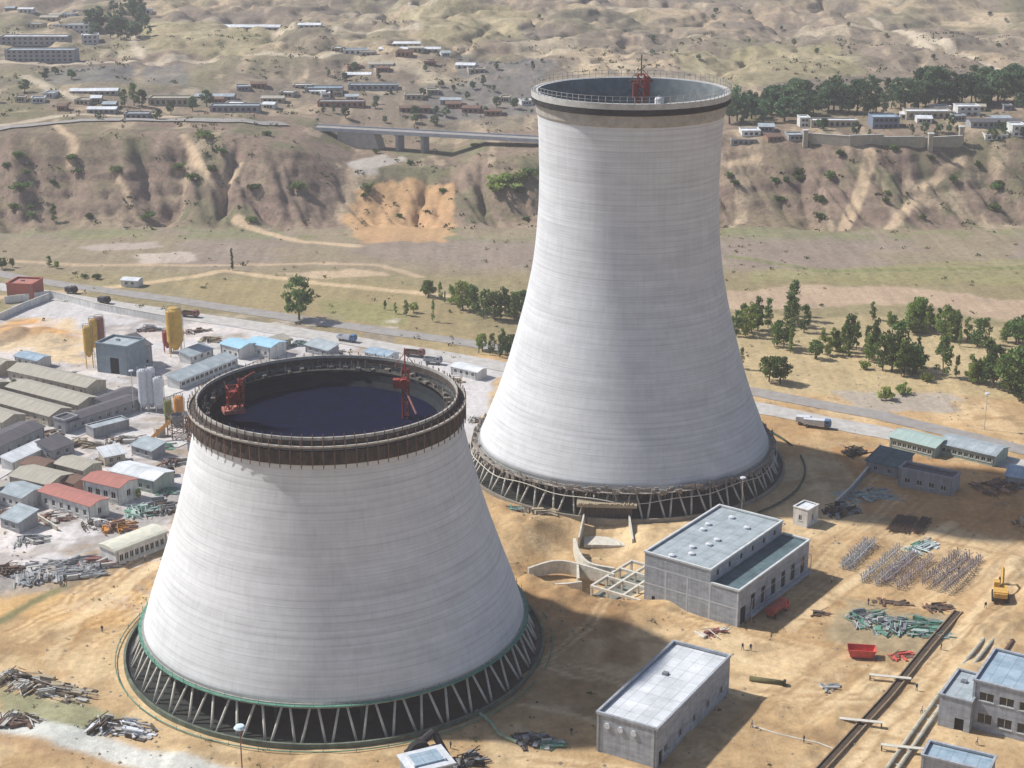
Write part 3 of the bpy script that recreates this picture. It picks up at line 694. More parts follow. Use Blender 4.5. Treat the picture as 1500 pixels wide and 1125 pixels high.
def rowwins(L_, n, w, z0, z1, x0=None, x1=None):
    x0 = .8 if x0 is None else x0; x1 = L_-.8 if x1 is None else x1
    if n <= 0: return []
    p = (x1-x0)/n
    w = min(w, p*.75)
    return [(x0+p*(k+.5)-w/2, x0+p*(k+.5)+w/2, z0, z1) for k in range(n)]
def building(name, loc, rz, L_, D, H, label, cat, walls, roofm, roof='flat', wins=None, doors=None, pitch=.22, over=.4, group=None, z0=0, parapet=.5, parts=True, kids=None):
    """local x along the near wall, y away from it. wins = {'front':[...],'right':[...],'left':[...],'back':[...]}"""
    t = empty(name, (loc[0], loc[1], z0), rz, label, cat, group)
    wins = wins or {}; doors = doors or {}
    V = Vector; faces = {'front': (V((0, 0, 0)), V((1, 0, 0)), V((0, -1, 0)), L_), 'right': (V((L_, 0, 0)), V((0, 1, 0)), V((1, 0, 0)), D),
                         'back': (V((L_, D, 0)), V((-1, 0, 0)), V((0, 1, 0)), L_), 'left': (V((0, D, 0)), V((0, -1, 0)), V((-1, 0, 0)), D)}
    m = MB()
    for k, (O, U, Nn, ln) in faces.items():
        ops = list(wins.get(k, []))+list(doors.get(k, []))
        wall_face(m, O, U, Nn, ln, H, ops)
    if roof == 'gable':
        rh = pitch*D/2
        for x in (0, L_): m.add([(x, 0, H), (x, D, H), (x, D/2, H+rh)], [(0, 1, 2)])
    if roof == 'shed':
        rh = pitch*D
        for x in (0, L_): m.add([(x, 0, H), (x, D, H), (x, D, H+rh)], [(0, 1, 2)])
        m.add([(0, D, H), (L_, D, H), (L_, D, H+rh), (0, D, H+rh)], [(0, 1, 2, 3)])
    m.build('wall', walls, t)
    for k, (O, U, Nn, ln) in faces.items():
        for kind, lst in (('window', wins.get(k, [])), ('door', doors.get(k, []))):
            for (a, b_, c, d) in lst:
                mm = MB(); e = .20
                def P(x, z, dd): return tuple(O+U*x-Nn*dd+Vector((0, 0, z)))
                mm.add([P(a, c, e), P(b_, c, e), P(b_, d, e), P(a, d, e)], [(0, 1, 2, 3)])
                if kind == 'door':
                    mm.build('door', dark if (b_-a) > 1.6 else wall_grey, t); continue
                o = mm.build('window', glass, t)
                if parts:
                    fm = MB()
                    for (u0, u1, v0, v1) in ((a, b_, c, c+.10), (a, b_, d-.10, d), (a, a+.10, c+.1, d-.1), (b_-.10, b_, c+.1, d-.1), ((a+b_)/2-.05, (a+b_)/2+.05, c+.1, d-.1)):
                        p0 = O+U*u0-Nn*.16; p1 = O+U*u1-Nn*.10
                        xx = sorted((p0.x, p1.x)); yy = sorted((p0.y, p1.y)); fm.box(xx[0], xx[1], yy[0], yy[1], v0, v1)
                    fm.build('frame', frame_mat, o)
                    p0 = O+U*(a-.12)-Nn*(-.12); p1 = O+U*(b_+.12)-Nn*(.06)
                    xx = sorted((p0.x, p1.x)); yy = sorted((p0.y, p1.y)); sm_ = MB().box(xx[0], xx[1], yy[0], yy[1], c-.16, c-.012); sm_.build('sill', frame_mat, o)
    if parts and L_ > 9:
        for x in (.5, L_-.5):
            MB().tube((x, -.1, -.3), (x, -.1, H-.1), .09, n=6).build('downpipe', steel_grey, t)
    if roof == 'flat' and parts and L_ > 5 and D > 8:
        MB().box(L_*.3, L_*.3+1.1, D*.6, D*.6+1.1, H-.19, H+.25).build('roof_hatch', steel_grey, t)
    m = MB()
    if roof == 'flat':
        m.box(.25, L_-.25, .25, D-.25, H-.35, H-.2)
        m.build('roof', roofm, t)
        p = MB(); e = .18
        p.box(-e, L_+e, -e, .28, H+.002, H+parapet); p.box(-e, L_+e, D-.28, D+e, H+.002, H+parapet); p.box(-e, .28, .28, D-.28, H+.002, H+parapet); p.box(L_-.28, L_+e, .28, D-.28, H+.002, H+parapet)
        p.build('parapet', walls, t)
    elif roof == 'gable':
        rh = pitch*D/2; th = .14; o = over
        for sgn in (0, 1):
            y0, y1 = (-o, D/2) if sgn == 0 else (D+o, D/2)
            ze = H-pitch*o+.02; zr = H+rh+.02
            m.add([(-o, y0, ze), (L_+o, y0, ze), (L_+o, y1, zr), (-o, y1, zr), (-o, y0, ze+th), (L_+o, y0, ze+th), (L_+o, y1, zr+th), (-o, y1, zr+th)],
                  [(0, 1, 2, 3), (4, 5, 6, 7), (0, 1, 5, 4), (1, 2, 6, 5), (3, 0, 4, 7)])
        m.build('roof', roofm, t)
    elif roof == 'vault':
        n = 8; o = over; rh = pitch*D; vs = []
        for x in (-o, L_+o):
            for k in range(n+1):
                a = math.pi*k/n; vs.append((x, D/2-(D/2+o)*math.cos(a), H+.02+rh*math.sin(a)))
        m.add(vs, [(k, k+1, n+1+k+1, n+1+k) for k in range(n)]+[tuple(range(n+1)), tuple(range(n+1, 2*n+2))])
        m.build('roof', roofm, t)
    elif roof == 'shed':
        rh = pitch*D; th = .14; o = over
        ze = H-pitch*o+.02; zr = H+rh+pitch*o+.02
        m.add([(-o, -o, ze), (L_+o, -o, ze), (L_+o, D+o, zr), (-o, D+o, zr), (-o, -o, ze+th), (L_+o, -o, ze+th), (L_+o, D+o, zr+th), (-o, D+o, zr+th)],
              [(0, 1, 2, 3), (4, 5, 6, 7), (0, 1, 5, 4), (1, 2, 6, 5), (2, 3, 7, 6), (3, 0, 4, 7)])
        m.build('roof', roofm, t)
    return t
def frame_px(P0, P1, h, C=None, depth=None):
    a = G(*P0, h); b_ = G(*P1, h); d = b_-a; L_ = d.length; rz = math.atan2(d.y, d.x)
    if C is not None:
        c = G(*C, h); n = Vector((-math.sin(rz), math.cos(rz), 0)); depth = abs((c-b_).dot(n))
    return (a.x, a.y), rz, L_, depth
def bpx(name, P0, P1, h, label, cat, walls, roofm, roof='flat', C=None, depth=None, nf=0, nr=0, nl=0, ww=1.1, wz=None, door=False, group=None, **kw):
    loc, rz, L_, D = frame_px(P0, P1, h, C, depth)
    wz = wz or [(1.0, min(h-.5, 2.2))]
    wins = {'front': [], 'right': [], 'left': []}
    for (z0, z1) in wz:
        wins['front'] += rowwins(L_, nf, ww, z0, z1); wins['right'] += rowwins(D, nr, ww, z0, z1); wins['left'] += rowwins(D, nl, ww, z0, z1)
    return building(name, loc, rz, L_, D, h, label, cat, walls, roofm, roof, wins, kw.pop('doors', None), group=group, **kw), L_, D

# the two-tier pump house
lo_, rz_, L1, D1 = frame_px((880, 727), (944, 745), 11.6, C=(1002, 694))
W_AX = 7.2
t = empty('pump_house', (lo_[0], lo_[1], 0), rz_, 'large grey two-tier block building, its lower wing with a dark teal roof', 'building')
m = MB(); V = Vector
Lt = L1+W_AX; HA = 8.6; HM = 11.6
fw = [(L1*.12, L1*.12+.9, .3, 1.5)]
wall_face(m, V((0, 0, 0)), V((1, 0, 0)), V((0, -1, 0)), L1, HM, fw, zb=-3.4)
wall_face(m, V((L1, 0, 0)), V((1, 0, 0)), V((0, -1, 0)), W_AX, HA, [], zb=-3.4)
rd = [(1.0, 3.6, -.5, 4.2)]
rw = [w for w in rowwins(D1, 6, 2.2, 1.4, 5.6, 4.4, D1-.5)]
wall_face(m, V((Lt, 0, 0)), V((0, 1, 0)), V((1, 0, 0)), D1, HA, rd+rw, zb=-3.4)
uw = rowwins(D1, 6, 1.3, 9.2, 10.7)
wall_face(m, V((L1, 0, 0)), V((0, 1, 0)), V((1, 0, 0)), D1, HM, uw, zb=HA-.3)
wall_face(m, V((Lt, D1, 0)), V((-1, 0, 0)), V((0, 1, 0)), W_AX, HA, [], zb=-3.4)
wall_face(m, V((L1, D1, 0)), V((-1, 0, 0)), V((0, 1, 0)), L1, HM, [], zb=-3.4)
wall_face(m, V((0, D1, 0)), V((0, -1, 0)), V((-1, 0, 0)), D1, HM, [], zb=-3.4)
m.build('wall', block, t)
m = MB().box(.2, L1-.2, .2, D1-.2, HM-.3, HM-.15); up = m.build('roof', roof_grey, t)
m = MB(); rr = random.Random(3)
for k in range(9):
    x = L1*(.2+.6*rr.random()); y = D1*(.06+.1*k); MB().lathe([(.01, HM+.5), (.75, HM+.3), (.75, HM-.149)], 12, (x, y, 0)).build('roof_vent', steel_white, up)
MB().box(L1+.02, Lt-.2, .2, D1-.2, HA-.35, HA-.2).build('roof', roof_teal, t)
p = MB(); e = .2
for (x0, x1, y0, y1) in ((-e, L1+e, -e, .3), (-e, L1+e, D1-.3, D1+e), (-e, .3, .3, D1-.3), (L1-.3, L1+e, .3, D1-.3)): p.box(x0, x1, y0, y1, HM+.002, HM+.42)
p.build('parapet', pm('coping', (.62, .64, .64), (.48, .5, .5), .6), t)
p = MB()
for (x0, x1, y0, y1) in ((L1+e+.01, Lt+e, -e, .3), (L1+e+.01, Lt+e, D1-.3, D1+e), (Lt-.3, Lt+e, .3, D1-.3)): p.box(x0, x1, y0, y1, HA+.002, HA+.4)
p.build('parapet', MATS['coping'], t)
for lst, O in ((rw, V((Lt, 0, 0))), (uw, V((L1, 0, 0)))):
    for (a, b_, c, d) in lst:
        o = MB().add([(O.x-.2, a, c), (O.x-.2, b_, c), (O.x-.2, b_, d), (O.x-.2, a, d)], [(0, 1, 2, 3)]).build('window', glass, t)
        fm = MB()
        for (y0, y1, z0, z1) in ((a, b_, c, c+.1), (a, b_, d-.1, d), (a, a+.1, c+.1, d-.1), (b_-.1, b_, c+.1, d-.1)): fm.box(O.x-.17, O.x-.1, y0, y1, z0, z1)
        fm.build('frame', frame_mat, o)
MB().add([(Lt-.2, 1, -.5), (Lt-.2, 3.6, -.5), (Lt-.2, 3.6, 4.2), (Lt-.2, 1, 4.2)], [(0, 1, 2, 3)]).build('door', dark, t)
MB().add([(fw[0][0], .2, .3), (fw[0][1], .2, .3), (fw[0][1], .2, 1.5), (fw[0][0], .2, 1.5)], [(0, 1, 2, 3)]).build('window', dark, t)
m = MB()
for k in range(6): m.tube((Lt+1.1, 4.2+k*(D1-5)/5, -.3), (Lt+1.1, 4.2+k*(D1-5)/5, 5.6), .08, n=5)
m.box(Lt+.25, Lt+1.3, 4.1, D1-.6, 1.2, 1.35); m.tube((Lt+1.1, 4.2, 5.4), (Lt+1.1, D1-.8, 5.4), .07, n=4); m.tube((Lt+1.1, 4.2, 2.6), (Lt+1.1, D1-.8, 2.6), .07, n=4)
m.build('wall_scaffold', pm('scaffold_steel', (.48, .5, .52), (.34, .36, .38)), t)

m = MB()
for z in (4.1, 8.3): m.box(-.03, L1+W_AX+.03, -.035, -.002, z, z+.35)
m.box(-.03, L1+.03, -.04, -.003, 11.1, 11.45)
m.build('floor_band', pm('band_concrete', (.56, .58, .60), (.42, .44, .46), .5), t)
m = MB()
for x in (L1*.33, L1*.66, L1, L1+W_AX-.3): m.box(x-.2, x+.2, -.028, -.0015, -1, 8.28)
m.build('corner_column', MATS['band_concrete'], t)
# long white-roofed building
bpx('site_building', (833, 884), (892, 901), 8.0, 'long flat white-roofed grey block building, nearest whole building right of the front tower', 'building', block, roof_white, C=(967, 830), nf=0, nr=5, ww=1.5, wz=[(1.6, 3.2)],
    doors={'front': [], 'right': [(.9, 2.6, -.4, 3.0)]})
wb = [o for o in SC.collection.objects if o.name.startswith('site_building')][0]
for k in range(3):
    x = [o for o in (frame_px((833, 884), (892, 901), 8.0, depth=1)[2],)][0]*(.18+.22*k)
    MB().tube((x, -.25, 6.0), (x, .1, 6.0), .6, n=14).build('round_vent', steel_white, wb)
# guard cabin
bpx('site_cabin', (1025, 682), (1039, 686), 4.8, 'small white box cabin with one dark window on the yard right of the tall tower', 'cabin', wall_white, roof_white, depth=5.2, nf=1, nr=1, ww=.9, wz=[(1.6, 3.0)], parapet=.15)
bpx('site_building', (1128, 645), (1181, 656), 5.0, 'roofless-looking low grey building with two dark windows in the tall tower\'s shadow', 'building', wall_grey, roof_dark, C=(1188, 650), nf=4, ww=1.5, wz=[(1.4, 2.8)])
bpx('site_building', (1096, 637), (1128, 645), 3.2, 'low green-grey shed joined at the left of the grey two-window building', 'shed', wall_grey, roof_teal, roof='shed', depth=8, nf=2)
bpx('long_shed', (1119, 614), (1163, 625), 3.2, 'long open-fronted shed with pale ribbed roof beside the road, left one of two', 'shed', wall_green, roof_green, roof='gable', depth=9, nf=8, ww=1.2, group='sheds beside the main road')
bpx('long_shed', (1166, 620), (1222, 633), 3.2, 'long shed with pale grey-green roof beside the road, right one of two', 'shed', wall_green, roof_grey, roof='gable', depth=9, nf=9, ww=1.2, group='sheds beside the main road')
bpx('site_building', (1232, 652), (1275, 659), 3.5, 'dark blue-roofed shed cut by the right edge of the yard, below the road', 'shed', wall_grey, roof_blue, roof='gable', depth=9, nf=4)
# bottom right
bpx('office_building', (1201, 852), (1330, 884), 10.2, 'two-storey pale block building with blue-grey roof and two rows of windows at the right', 'building', block, roof_blue, depth=15, nf=6, nl=2, ww=3.2, wz=[(1.6, 3.7), (6.4, 8.2)], parapet=.35)
bpx('office_annex', (1168, 866), (1199, 874), 6.6, 'lower grey annex with a black doorway against the left end of the two-storey block building', 'annex', block, roof_grey, depth=12, parapet=.3,
    doors={'front': [(3.2, 5.0, -.3, 2.6)]})
bpx('site_building', (1150, 926), (1216, 942), 6.0, 'blue-grey flat-roofed building with raised edge, lowest at the right by the pipes', 'building', block, roof_blue, C=(1226, 928), nf=3, ww=1.6, wz=[(1.4, 3.0)], parapet=.4)

# camp: barrack rows
k = 0
for (a, b_, lab) in (((258, 549), (334, 566), 'first (farthest)'), ((256, 565), (326, 583), 'second'), ((214, 571), (298, 594), 'third'), ((150, 571), (252, 600), 'fourth')):
    bpx('barrack', a, b_, 3.2, 'long barrack hut with beige pitched roof, %s of the parallel rows at the left' % lab, 'barrack', wall_beige, roof_beige, roof='gable', depth=8.5, nf=10, ww=.9, group='barrack huts in parallel rows', pitch=.3)
for (a, b_, lab) in (((160, 528), (246, 547), 'top'), ((150, 548), (240, 568), 'middle'), ((95, 560), (196, 585), 'bottom')):
    bpx('barrack', a, b_, 3.2, 'beige-roofed barrack hut left of the main rows, %s of three' % lab, 'barrack', wall_beige, roof_beige, roof='gable', depth=8.5, nf=10, ww=.9, group='barrack huts in parallel rows', pitch=.3)
bpx('site_building', (264, 535), (286, 540), 3, 'low blue-roofed hut at the back of the barrack rows', 'hut', wall_white, roof_blue, roof='gable', depth=6, nf=3)
camp = [
 ('camp_house', (331, 656), (366, 664), 5.0, 'white house with faded red roof and three dark windows, farther of the two red-roofed houses', wall_white, roof_red, 'gable', dict(C=(383, 655), nf=4, nr=1, ww=1.5, wz=[(1.6, 3.4)])),
 ('camp_house', (288, 667), (338, 682), 4.2, 'long white house with brighter red roof, nearer of the two red-roofed houses', wall_white, roof_red, 'gable', dict(C=(357, 675), nf=6, nr=1, ww=1.2, wz=[(1.2, 2.8)])),
 ('camp_house', (357, 647), (400, 657), 3.8, 'pale green hut with white roof behind the red-roofed houses', wall_green, roof_white, 'gable', dict(depth=8, nf=5, ww=1.2)),
 ('camp_house', (259, 652), (297, 661), 3.4, 'hut with plain beige roof left of the red-roofed houses', wall_beige, roof_beige, 'gable', dict(depth=9, nf=4)),
 ('camp_house', (248, 667), (271, 674), 3.6, 'pale grey-roofed hut at the left, just in front of the plain beige hut', wall_white, roof_grey, 'gable', dict(depth=8, nf=3)),
 ('camp_house', (303, 640), (331, 647), 3.2, 'small beige hut behind the farther red-roofed house', wall_beige, roof_beige, 'gable', dict(depth=7, nf=2)),
 ('store_shed', (242, 627), (293, 604), 4.0, 'dark purple-roofed shed along the camp lane, left end', wall_grey, roof_dark, 'gable', dict(depth=9, nf=5)),
 ('store_shed', (262, 639), (299, 622), 2.6, 'narrow white-roofed lean-to running along the camp lane', wall_white, roof_white, 'shed', dict(depth=4, nf=0)),
 ('store_shed', (316, 600), (386, 577), 3.4, 'long slate-dark shed beside the white silos, nearer of two', wall_grey, roof_dark, 'gable', dict(depth=6, nf=8)),
 ('store_shed', (352, 581), (385, 569), 3.2, 'short slate-dark shed beside the white silos, farther of two', wall_grey, roof_dark, 'gable', dict(depth=6, nf=4)),
 ('shipping_container', (341, 606), (376, 597), 3.0, 'grey-green container standing alone below the dark sheds', wall_grey, roof_grey, 'flat', dict(depth=4.5, parapet=.1)),
 ('site_building', (302, 596), (313, 599), 4.0, 'small grey box hut at the right end of the barrack rows', wall_grey, roof_grey, 'flat', dict(depth=5, nf=1)),
 ('long_hut', (363, 727), (413, 708), 3.6, 'long pale hut with vaulted cream roof and dark windows, left of the front tower', wall_white, pm('cream_roof', (.66, .64, .52), (.52, .52, .44), .6), 'vault', dict(depth=6.5, nf=9, ww=1.5, pitch=.16, wz=[(.9, 2.6)])),
 ('batching_shed', (343, 523), (374, 527), 9.5, 'tall blue-grey shed with a black doorway beside the yellow and maroon silos', pm('blue_grey_sheet', (.26, .31, .34), (.2, .25, .28), .5), roof_grey, 'flat', dict(depth=10, doors={'front': [(5.2, 8.6, -.3, 5.4)]})),
 ('batching_shed', (377, 529), (398, 524), 7.0, 'low dark shed joined to the right of the tall blue-grey shed', wall_grey, roof_dark, 'shed', dict(depth=9, nf=2, ww=2)),
 ('store_shed', (425, 560), (482, 537), 2.8, 'long thin shed with dark open side beside the front tower rim', wall_white, roof_grey, 'shed', dict(depth=5, nf=12, ww=1.8)),
 ('blue_shed', (465, 523), (484, 528), 4.0, 'left of two light blue-roofed sheds beyond the front tower', wall_white, pm('sky_blue_sheet', (.36, .58, .70), (.28, .48, .60), .5), 'gable', dict(depth=8, nf=3)),
 ('blue_shed', (490, 522), (514, 527), 4.0, 'right of two light blue-roofed sheds beyond the front tower', wall_white, pm('sky_blue_sheet', (.36, .58, .70)), 'gable', dict(depth=8, nf=3)),
 ('blue_shed', (606, 531), (628, 536), 3.2, 'small pale blue hut by the road behind the front tower', wall_white, roof_blue, 'gable', dict(depth=6, nf=3)),
 ('red_building', (256, 465), (281, 466), 6.0, 'red-walled building far left beyond the camp', pm('red_wall', (.44, .14, .10), (.34, .11, .08), .5), roof_red, 'flat', dict(depth=10, nf=4)),
 ('white_hut', (368, 461), (384, 462), 2.6, 'lone small white hut on the grass beyond the camp wall', wall_white, roof_white, 'gable', dict(depth=5, nf=2)),
 ('store_shed', (508, 526), (534, 518), 2.6, 'narrow pale shed running toward the road behind the front tower', wall_beige, roof_beige, 'shed', dict(depth=4, nf=4)),
 ('store_shed', (300, 628), (322, 620), 3.0, 'small dark-roofed shed on the lane below the barracks', wall_grey, roof_dark, 'shed', dict(depth=6, nf=2)),
 ('store_shed', (352, 634), (372, 630), 2.8, 'tiny pale-roofed shed just behind the pale green hut', wall_beige, roof_white, 'shed', dict(depth=5, nf=2)),
 ('store_shed', (378, 622), (398, 628), 2.8, 'flat grey shelter left of the mixing plant', wall_grey, roof_grey, 'shed', dict(depth=5, nf=2)),
 ('camp_house', (270, 640), (290, 645), 3.0, 'small brown-roofed hut directly behind the plain beige hut', wall_beige, roof_brown, 'gable', dict(depth=6, nf=2)),
 ('camp_house', (305, 655), (322, 660), 3.0, 'brick outhouse with brown roof between the two red-roofed houses', wall_brick, roof_brown, 'gable', dict(depth=5, nf=2)),
 ('camp_house', (250, 692), (268, 698), 3.0, 'grey lean-to cut by the left side below the grey-roofed hut', wall_grey, roof_grey, 'shed', dict(depth=6, nf=2)),
 ('store_shed', (436, 536), (458, 528), 2.6, 'low pale store between the ochre silo and the light blue sheds', wall_white, roof_grey, 'shed', dict(depth=5, nf=3)),
 ('store_shed', (548, 524), (570, 530), 2.6, 'low grey roadside store right of the light blue sheds', wall_grey, roof_grey, 'shed', dict(depth=5, nf=3)),
 ('store_shed', (690, 545), (716, 551), 2.8, 'low white store on the road verge between the towers', wall_white, roof_white, 'gable', dict(depth=5, nf=4)),
 ('store_shed', (444, 662-40), (452, 662-44), 2.6, 'tiny hut hugging the left side of the front tower rim', wall_grey, roof_brown, 'shed', dict(depth=4, nf=1)),
 ('camp_house', (180, 655), (238, 671), 3.6, 'white hut with beige roof left of the grey-roofed hut', wall_white, roof_beige, 'gable', dict(depth=8, nf=6)),
 ('camp_house', (120, 690), (190, 708), 3.8, 'long white hut with grey roof at the lower left of the camp', wall_white, roof_grey, 'gable', dict(depth=9, nf=7)),
 ('camp_house', (40, 630), (120, 652), 3.8, 'long beige hut farthest left at the camp lane', wall_beige, roof_beige, 'gable', dict(depth=9, nf=7)),
 ('store_shed', (20, 500), (110, 520), 4.2, 'wide grey-roofed store left of the barrack rows', wall_white, roof_grey, 'gable', dict(depth=14, nf=8)),
]
for (nm, a, b_, hh, lab, wm, rm, rf, kw) in camp:
    bpx(nm, a, b_, hh, lab, nm.split('_')[-1], wm, rm, roof=rf, **kw)

# ------------------------------------------------------------------ walls, kerbs, pipes
def poly_wall(name, pts, h, th, mat, label, cat, tr=False, z0=None, coping=None):
    P = [(GT(*p) if tr else G(*p)) for p in pts]
    t = empty(name, P[0] if tr else (P[0].x, P[0].y, 0), 0, label, cat); o = t.location
    m = MB(); cp = MB()
    for a, b_ in zip(P[:-1], P[1:]):
        d = b_-a; L_ = Vector((d.x, d.y, 0)).length; rz = math.atan2(d.y, d.x)
        za = min(a.z, b_.z)-o.z if tr else 0
        M = Matrix.Translation(Vector((a.x-o.x, a.y-o.y, za))) @ Matrix.Rotation(rz, 4, 'Z')
        m.box(-th/2, L_, -th/2, th/2, -1.2, h, M); cp.box(-th/2, L_, -th/2-.08, th/2+.08, h+.003, h+.13, M)
    m.build('wall_panel', mat, t); cp.build('coping', coping or pale_concrete, t)
    return t
poly_wall('perimeter_wall', [(255, 484), (300, 478), (345, 490), (415, 503)], 2.6, .3, wall_white, 'long pale perimeter wall between the camp yard and the main road', 'wall')
poly_wall('perimeter_wall', [(250, 500), (272, 490), (298, 480)], 2.4, .3, wall_white, 'short pale wall running down-left at the far corner of the camp', 'wall')
poly_wall('yard_wall', [(1066, 682), (1081, 668), (1098, 648)], 1.6, .4, wall_grey, 'low dark wall slanting up beside the green-grey shed', 'wall')
poly_wall('camp_wall', [(250, 664), (280, 690), (306, 706)], 1.2, .3, wall_beige, 'low broken wall in front of the red-roofed houses', 'wall')

def pipe_run(name, pts, r, mat, label, h=.35, offs=(0,), sup=True, cat='pipeline'):
    P = [G(*p) for p in pts]; t = empty(name, P[0], 0, label, cat); o = P[0]
    for off in offs:
        m = MB()
        for a, b_ in zip(P[:-1], P[1:]):
            d = (b_-a).normalized(); n = Vector((-d.y, d.x, 0))*off
            L_ = (b_-a).length; k = max(1, int(L_/8))
            for i in range(k):
                m.tube(a+(b_-a)*i/k+n-o+Vector((0, 0, h)), a+(b_-a)*(i+1)/k+n-o+Vector((0, 0, h)), r, n=8, cap=False)
                q = a+(b_-a)*i/k+n-o+Vector((0, 0, h)); m.tube(q-d*.12, q+d*.12, r*1.25, n=8)
        m.build('pipe', mat, t, smooth=False)
    if sup:
        for a, b_ in zip(P[:-1], P[1:]):
            L_ = (b_-a).length; k = max(1, int(L_/6)); rz = math.atan2((b_-a).y, (b_-a).x)
            for i in range(k): MB().cbox(a+(b_-a)*(i+.5)/k-o+Vector((0, 0, -.1)), (.5, max(1.2, abs(offs[-1]-offs[0])+1.2), .5), rz).build('support', concrete, t)
    return t
pipe_run('pipeline', [(1226, 800), (1170, 870), (1120, 942), (1060, 1035), (1000, 1130)], .38, pipe_mat, 'twin pale pipes running down the yard at the right, beside the office building', .5, (-.9, .9))
pipe_run('steel_pipe', [(1224, 812), (1186, 860)], .45, steel_rust, 'short dark pipe lying beside the twin pale pipes', .5, (3.2,), False)
def trench(name, pts, w, label):
    P = [G(*p) for p in pts]; t = empty(name, P[0], 0, label, 'trench'); o = P[0]
    m = MB(); s = MB()
    for a, b_ in zip(P[:-1], P[1:]):
        L_ = (b_-a).length; rz = math.atan2((b_-a).y, (b_-a).x); M = Matrix.Translation(a-o) @ Matrix.Rotation(rz, 4, 'Z')
        m.box(0, L_, -w/2, -w/2+.25, -.5, .75, M); m.box(0, L_, w/2-.25, w/2, -.5, .75, M); s.box(0, L_, -w/2+.25, w/2-.25, -.3, .42, M)
    m.build('kerb_wall', pm('trench_wall', (.34, .25, .16), (.2, .15, .10), .8), t); s.build('trench_floor', pm('trench_mud', (.10, .07, .05), (.05, .04, .03), .5), t)
    return t
trench('trench', [(1186, 786), (1160, 816), (1118, 868), (1052, 940), (980, 1020), (900, 1120)], 1.9, 'long dark narrow trench running down the sandy yard, left of the twin pipes')
def crossing(px, py, label):
    g = G(px, py); t = empty('trench_crossing', g, math.radians(-12), label, 'footbridge', 'plank crossings over trench and pipes')
    m = MB().box(-4.2, 4.2, -.45, .45, 1.1, 1.22); m.build('deck', pale_concrete, t)
    m = MB()
    for x in (-4, 4):
        for y in (-.4, .4): m.box(x-.12, x+.12, y-.12, y+.12, -.3, 1.098)
    m.build('post', steel_rust, t)
crossing(1119, 853, 'plank crossing over the long trench, upper of two'); crossing(1090, 896, 'plank crossing over the long trench, lower of two'); crossing(1132, 922, 'plank crossing over the twin pale pipes')
pipe_run('hose', [(985, 897), (1010, 905), (1050, 914), (1068, 921)], .16, pale_concrete, 'thin pale kerb line on the sand below the white-roofed building', .15, (0,), False, 'kerb')
def ring_pipe(T, r, a0, a1, rad, mat, label, z=.5):
    t = empty('ring_rail', (T.x, T.y, 0), 0, label, 'fence'); m = MB(); n = 60
    for k in range(n):
        A = math.radians(a0+(a1-a0)*k/n); B = math.radians(a0+(a1-a0)*(k+1)/n)
        m.tube((r*math.cos(A), r*math.sin(A), z), (r*math.cos(B), r*math.sin(B), z), rad, n=5, cap=False)
        if k % 2 == 0: MB().tube((r*math.cos(A), r*math.sin(A), -.2), (r*math.cos(A), r*math.sin(A), z+.5), .06, n=4).build('post', steel_grey, t)
    m.build('net_rail', mat, t)
ring_pipe(T1, 50, -50, 40, .3, pm('dark_green_rail', (.07, .10, .06), (.04, .06, .04)), 'low dark curved barrier on the sand round the right side of the tall tower')
ring_pipe(T2, 46.4, 150, 380, .12, green_net, 'green netting rail curving round the foot of the short tower')

# ------------------------------------------------------------------ silos and batching plant
def silo(px, py, r, h, leg, mat, label, cat='silo', group=None):
    g = G(px, py); t = empty('silo', g, .3, label, cat, group)
    MB().lathe([(.01, leg-r*1.1), (r*.3, leg-r*1.0), (r, leg+.4), (r, h), (r*.6, h+r*.35), (.01, h+r*.42)], 24).build('tank', mat, t, smooth=False)
    for (x, y) in ((1, 1), (1, -1), (-1, 1), (-1, -1)):
        MB().tube((x*r*.7, y*r*.7, -.3), (x*r*.7, y*r*.7, leg+.6), .14, n=5).build('leg', mat, t)
    m = MB()
    for k in range(14):
        a = 2*math.pi*k/14; m.tube((r*.95*math.cos(a), r*.95*math.sin(a), h), (r*.95*math.cos(a), r*.95*math.sin(a), h+1.1), .05, n=4)
    m.ring(r*.92, r*.98, h+1.05, h+1.15, 24); m.build('top_rail', steel_grey, t)
    m = MB(); m.tube((r+.2, -.3, 0), (r+.2, -.3, h), .05, n=4); m.tube((r+.2, .3, 0), (r+.2, .3, h), .05, n=4)
    for k in range(int(h)): m.tube((r+.2, -.3, k+.5), (r+.2, .3, k+.5), .04, n=4)
    m.build('ladder', steel_grey, t)
    return t
silo(338, 546, 1.5, 13.5, 5, steel_yellow, 'tall thin yellow silo left of the blue-grey shed', group='batching plant silos')
silo(343, 534, 1.4, 12.0, 4, steel_yellow, 'yellow silo just behind the thin yellow one')
silo(349, 532, 1.6, 12.0, 4, steel_maroon, 'maroon silo behind the blue-grey shed')
silo(422, 534, 2.7, 15.5, 4.5, steel_yellow, 'fat ochre silo standing alone right of the blue-grey shed')
silo(414, 531, 1.6, 7, 3, steel_red, 'short red silo against the fat ochre silo')
silo(391, 588, 1.5, 12.5, 2.2, steel_white, 'leftmost of three white silos')
silo(399, 587, 1.5, 12.8, 2.2, steel_white, 'middle one of three white silos')
silo(406, 589, 1.5, 10.5, 2.2, steel_white, 'rightmost, shorter one of three white silos')
silo(426, 606, 1.5, 9.5, 4, steel_orange, 'orange silo of the mixing plant next to the front tower rim')
silo(415, 603, 1.2, 7.5, 3, pm('olive_paint', (.22, .24, .08), (.15, .17, .06)), 'slim olive silo of the mixing plant left of the orange silo')
g = G(424, 614); t = empty('mixing_plant', g, .5, 'rusty mixing plant frame with hoppers and sloping conveyor below the orange silo', 'mixer')
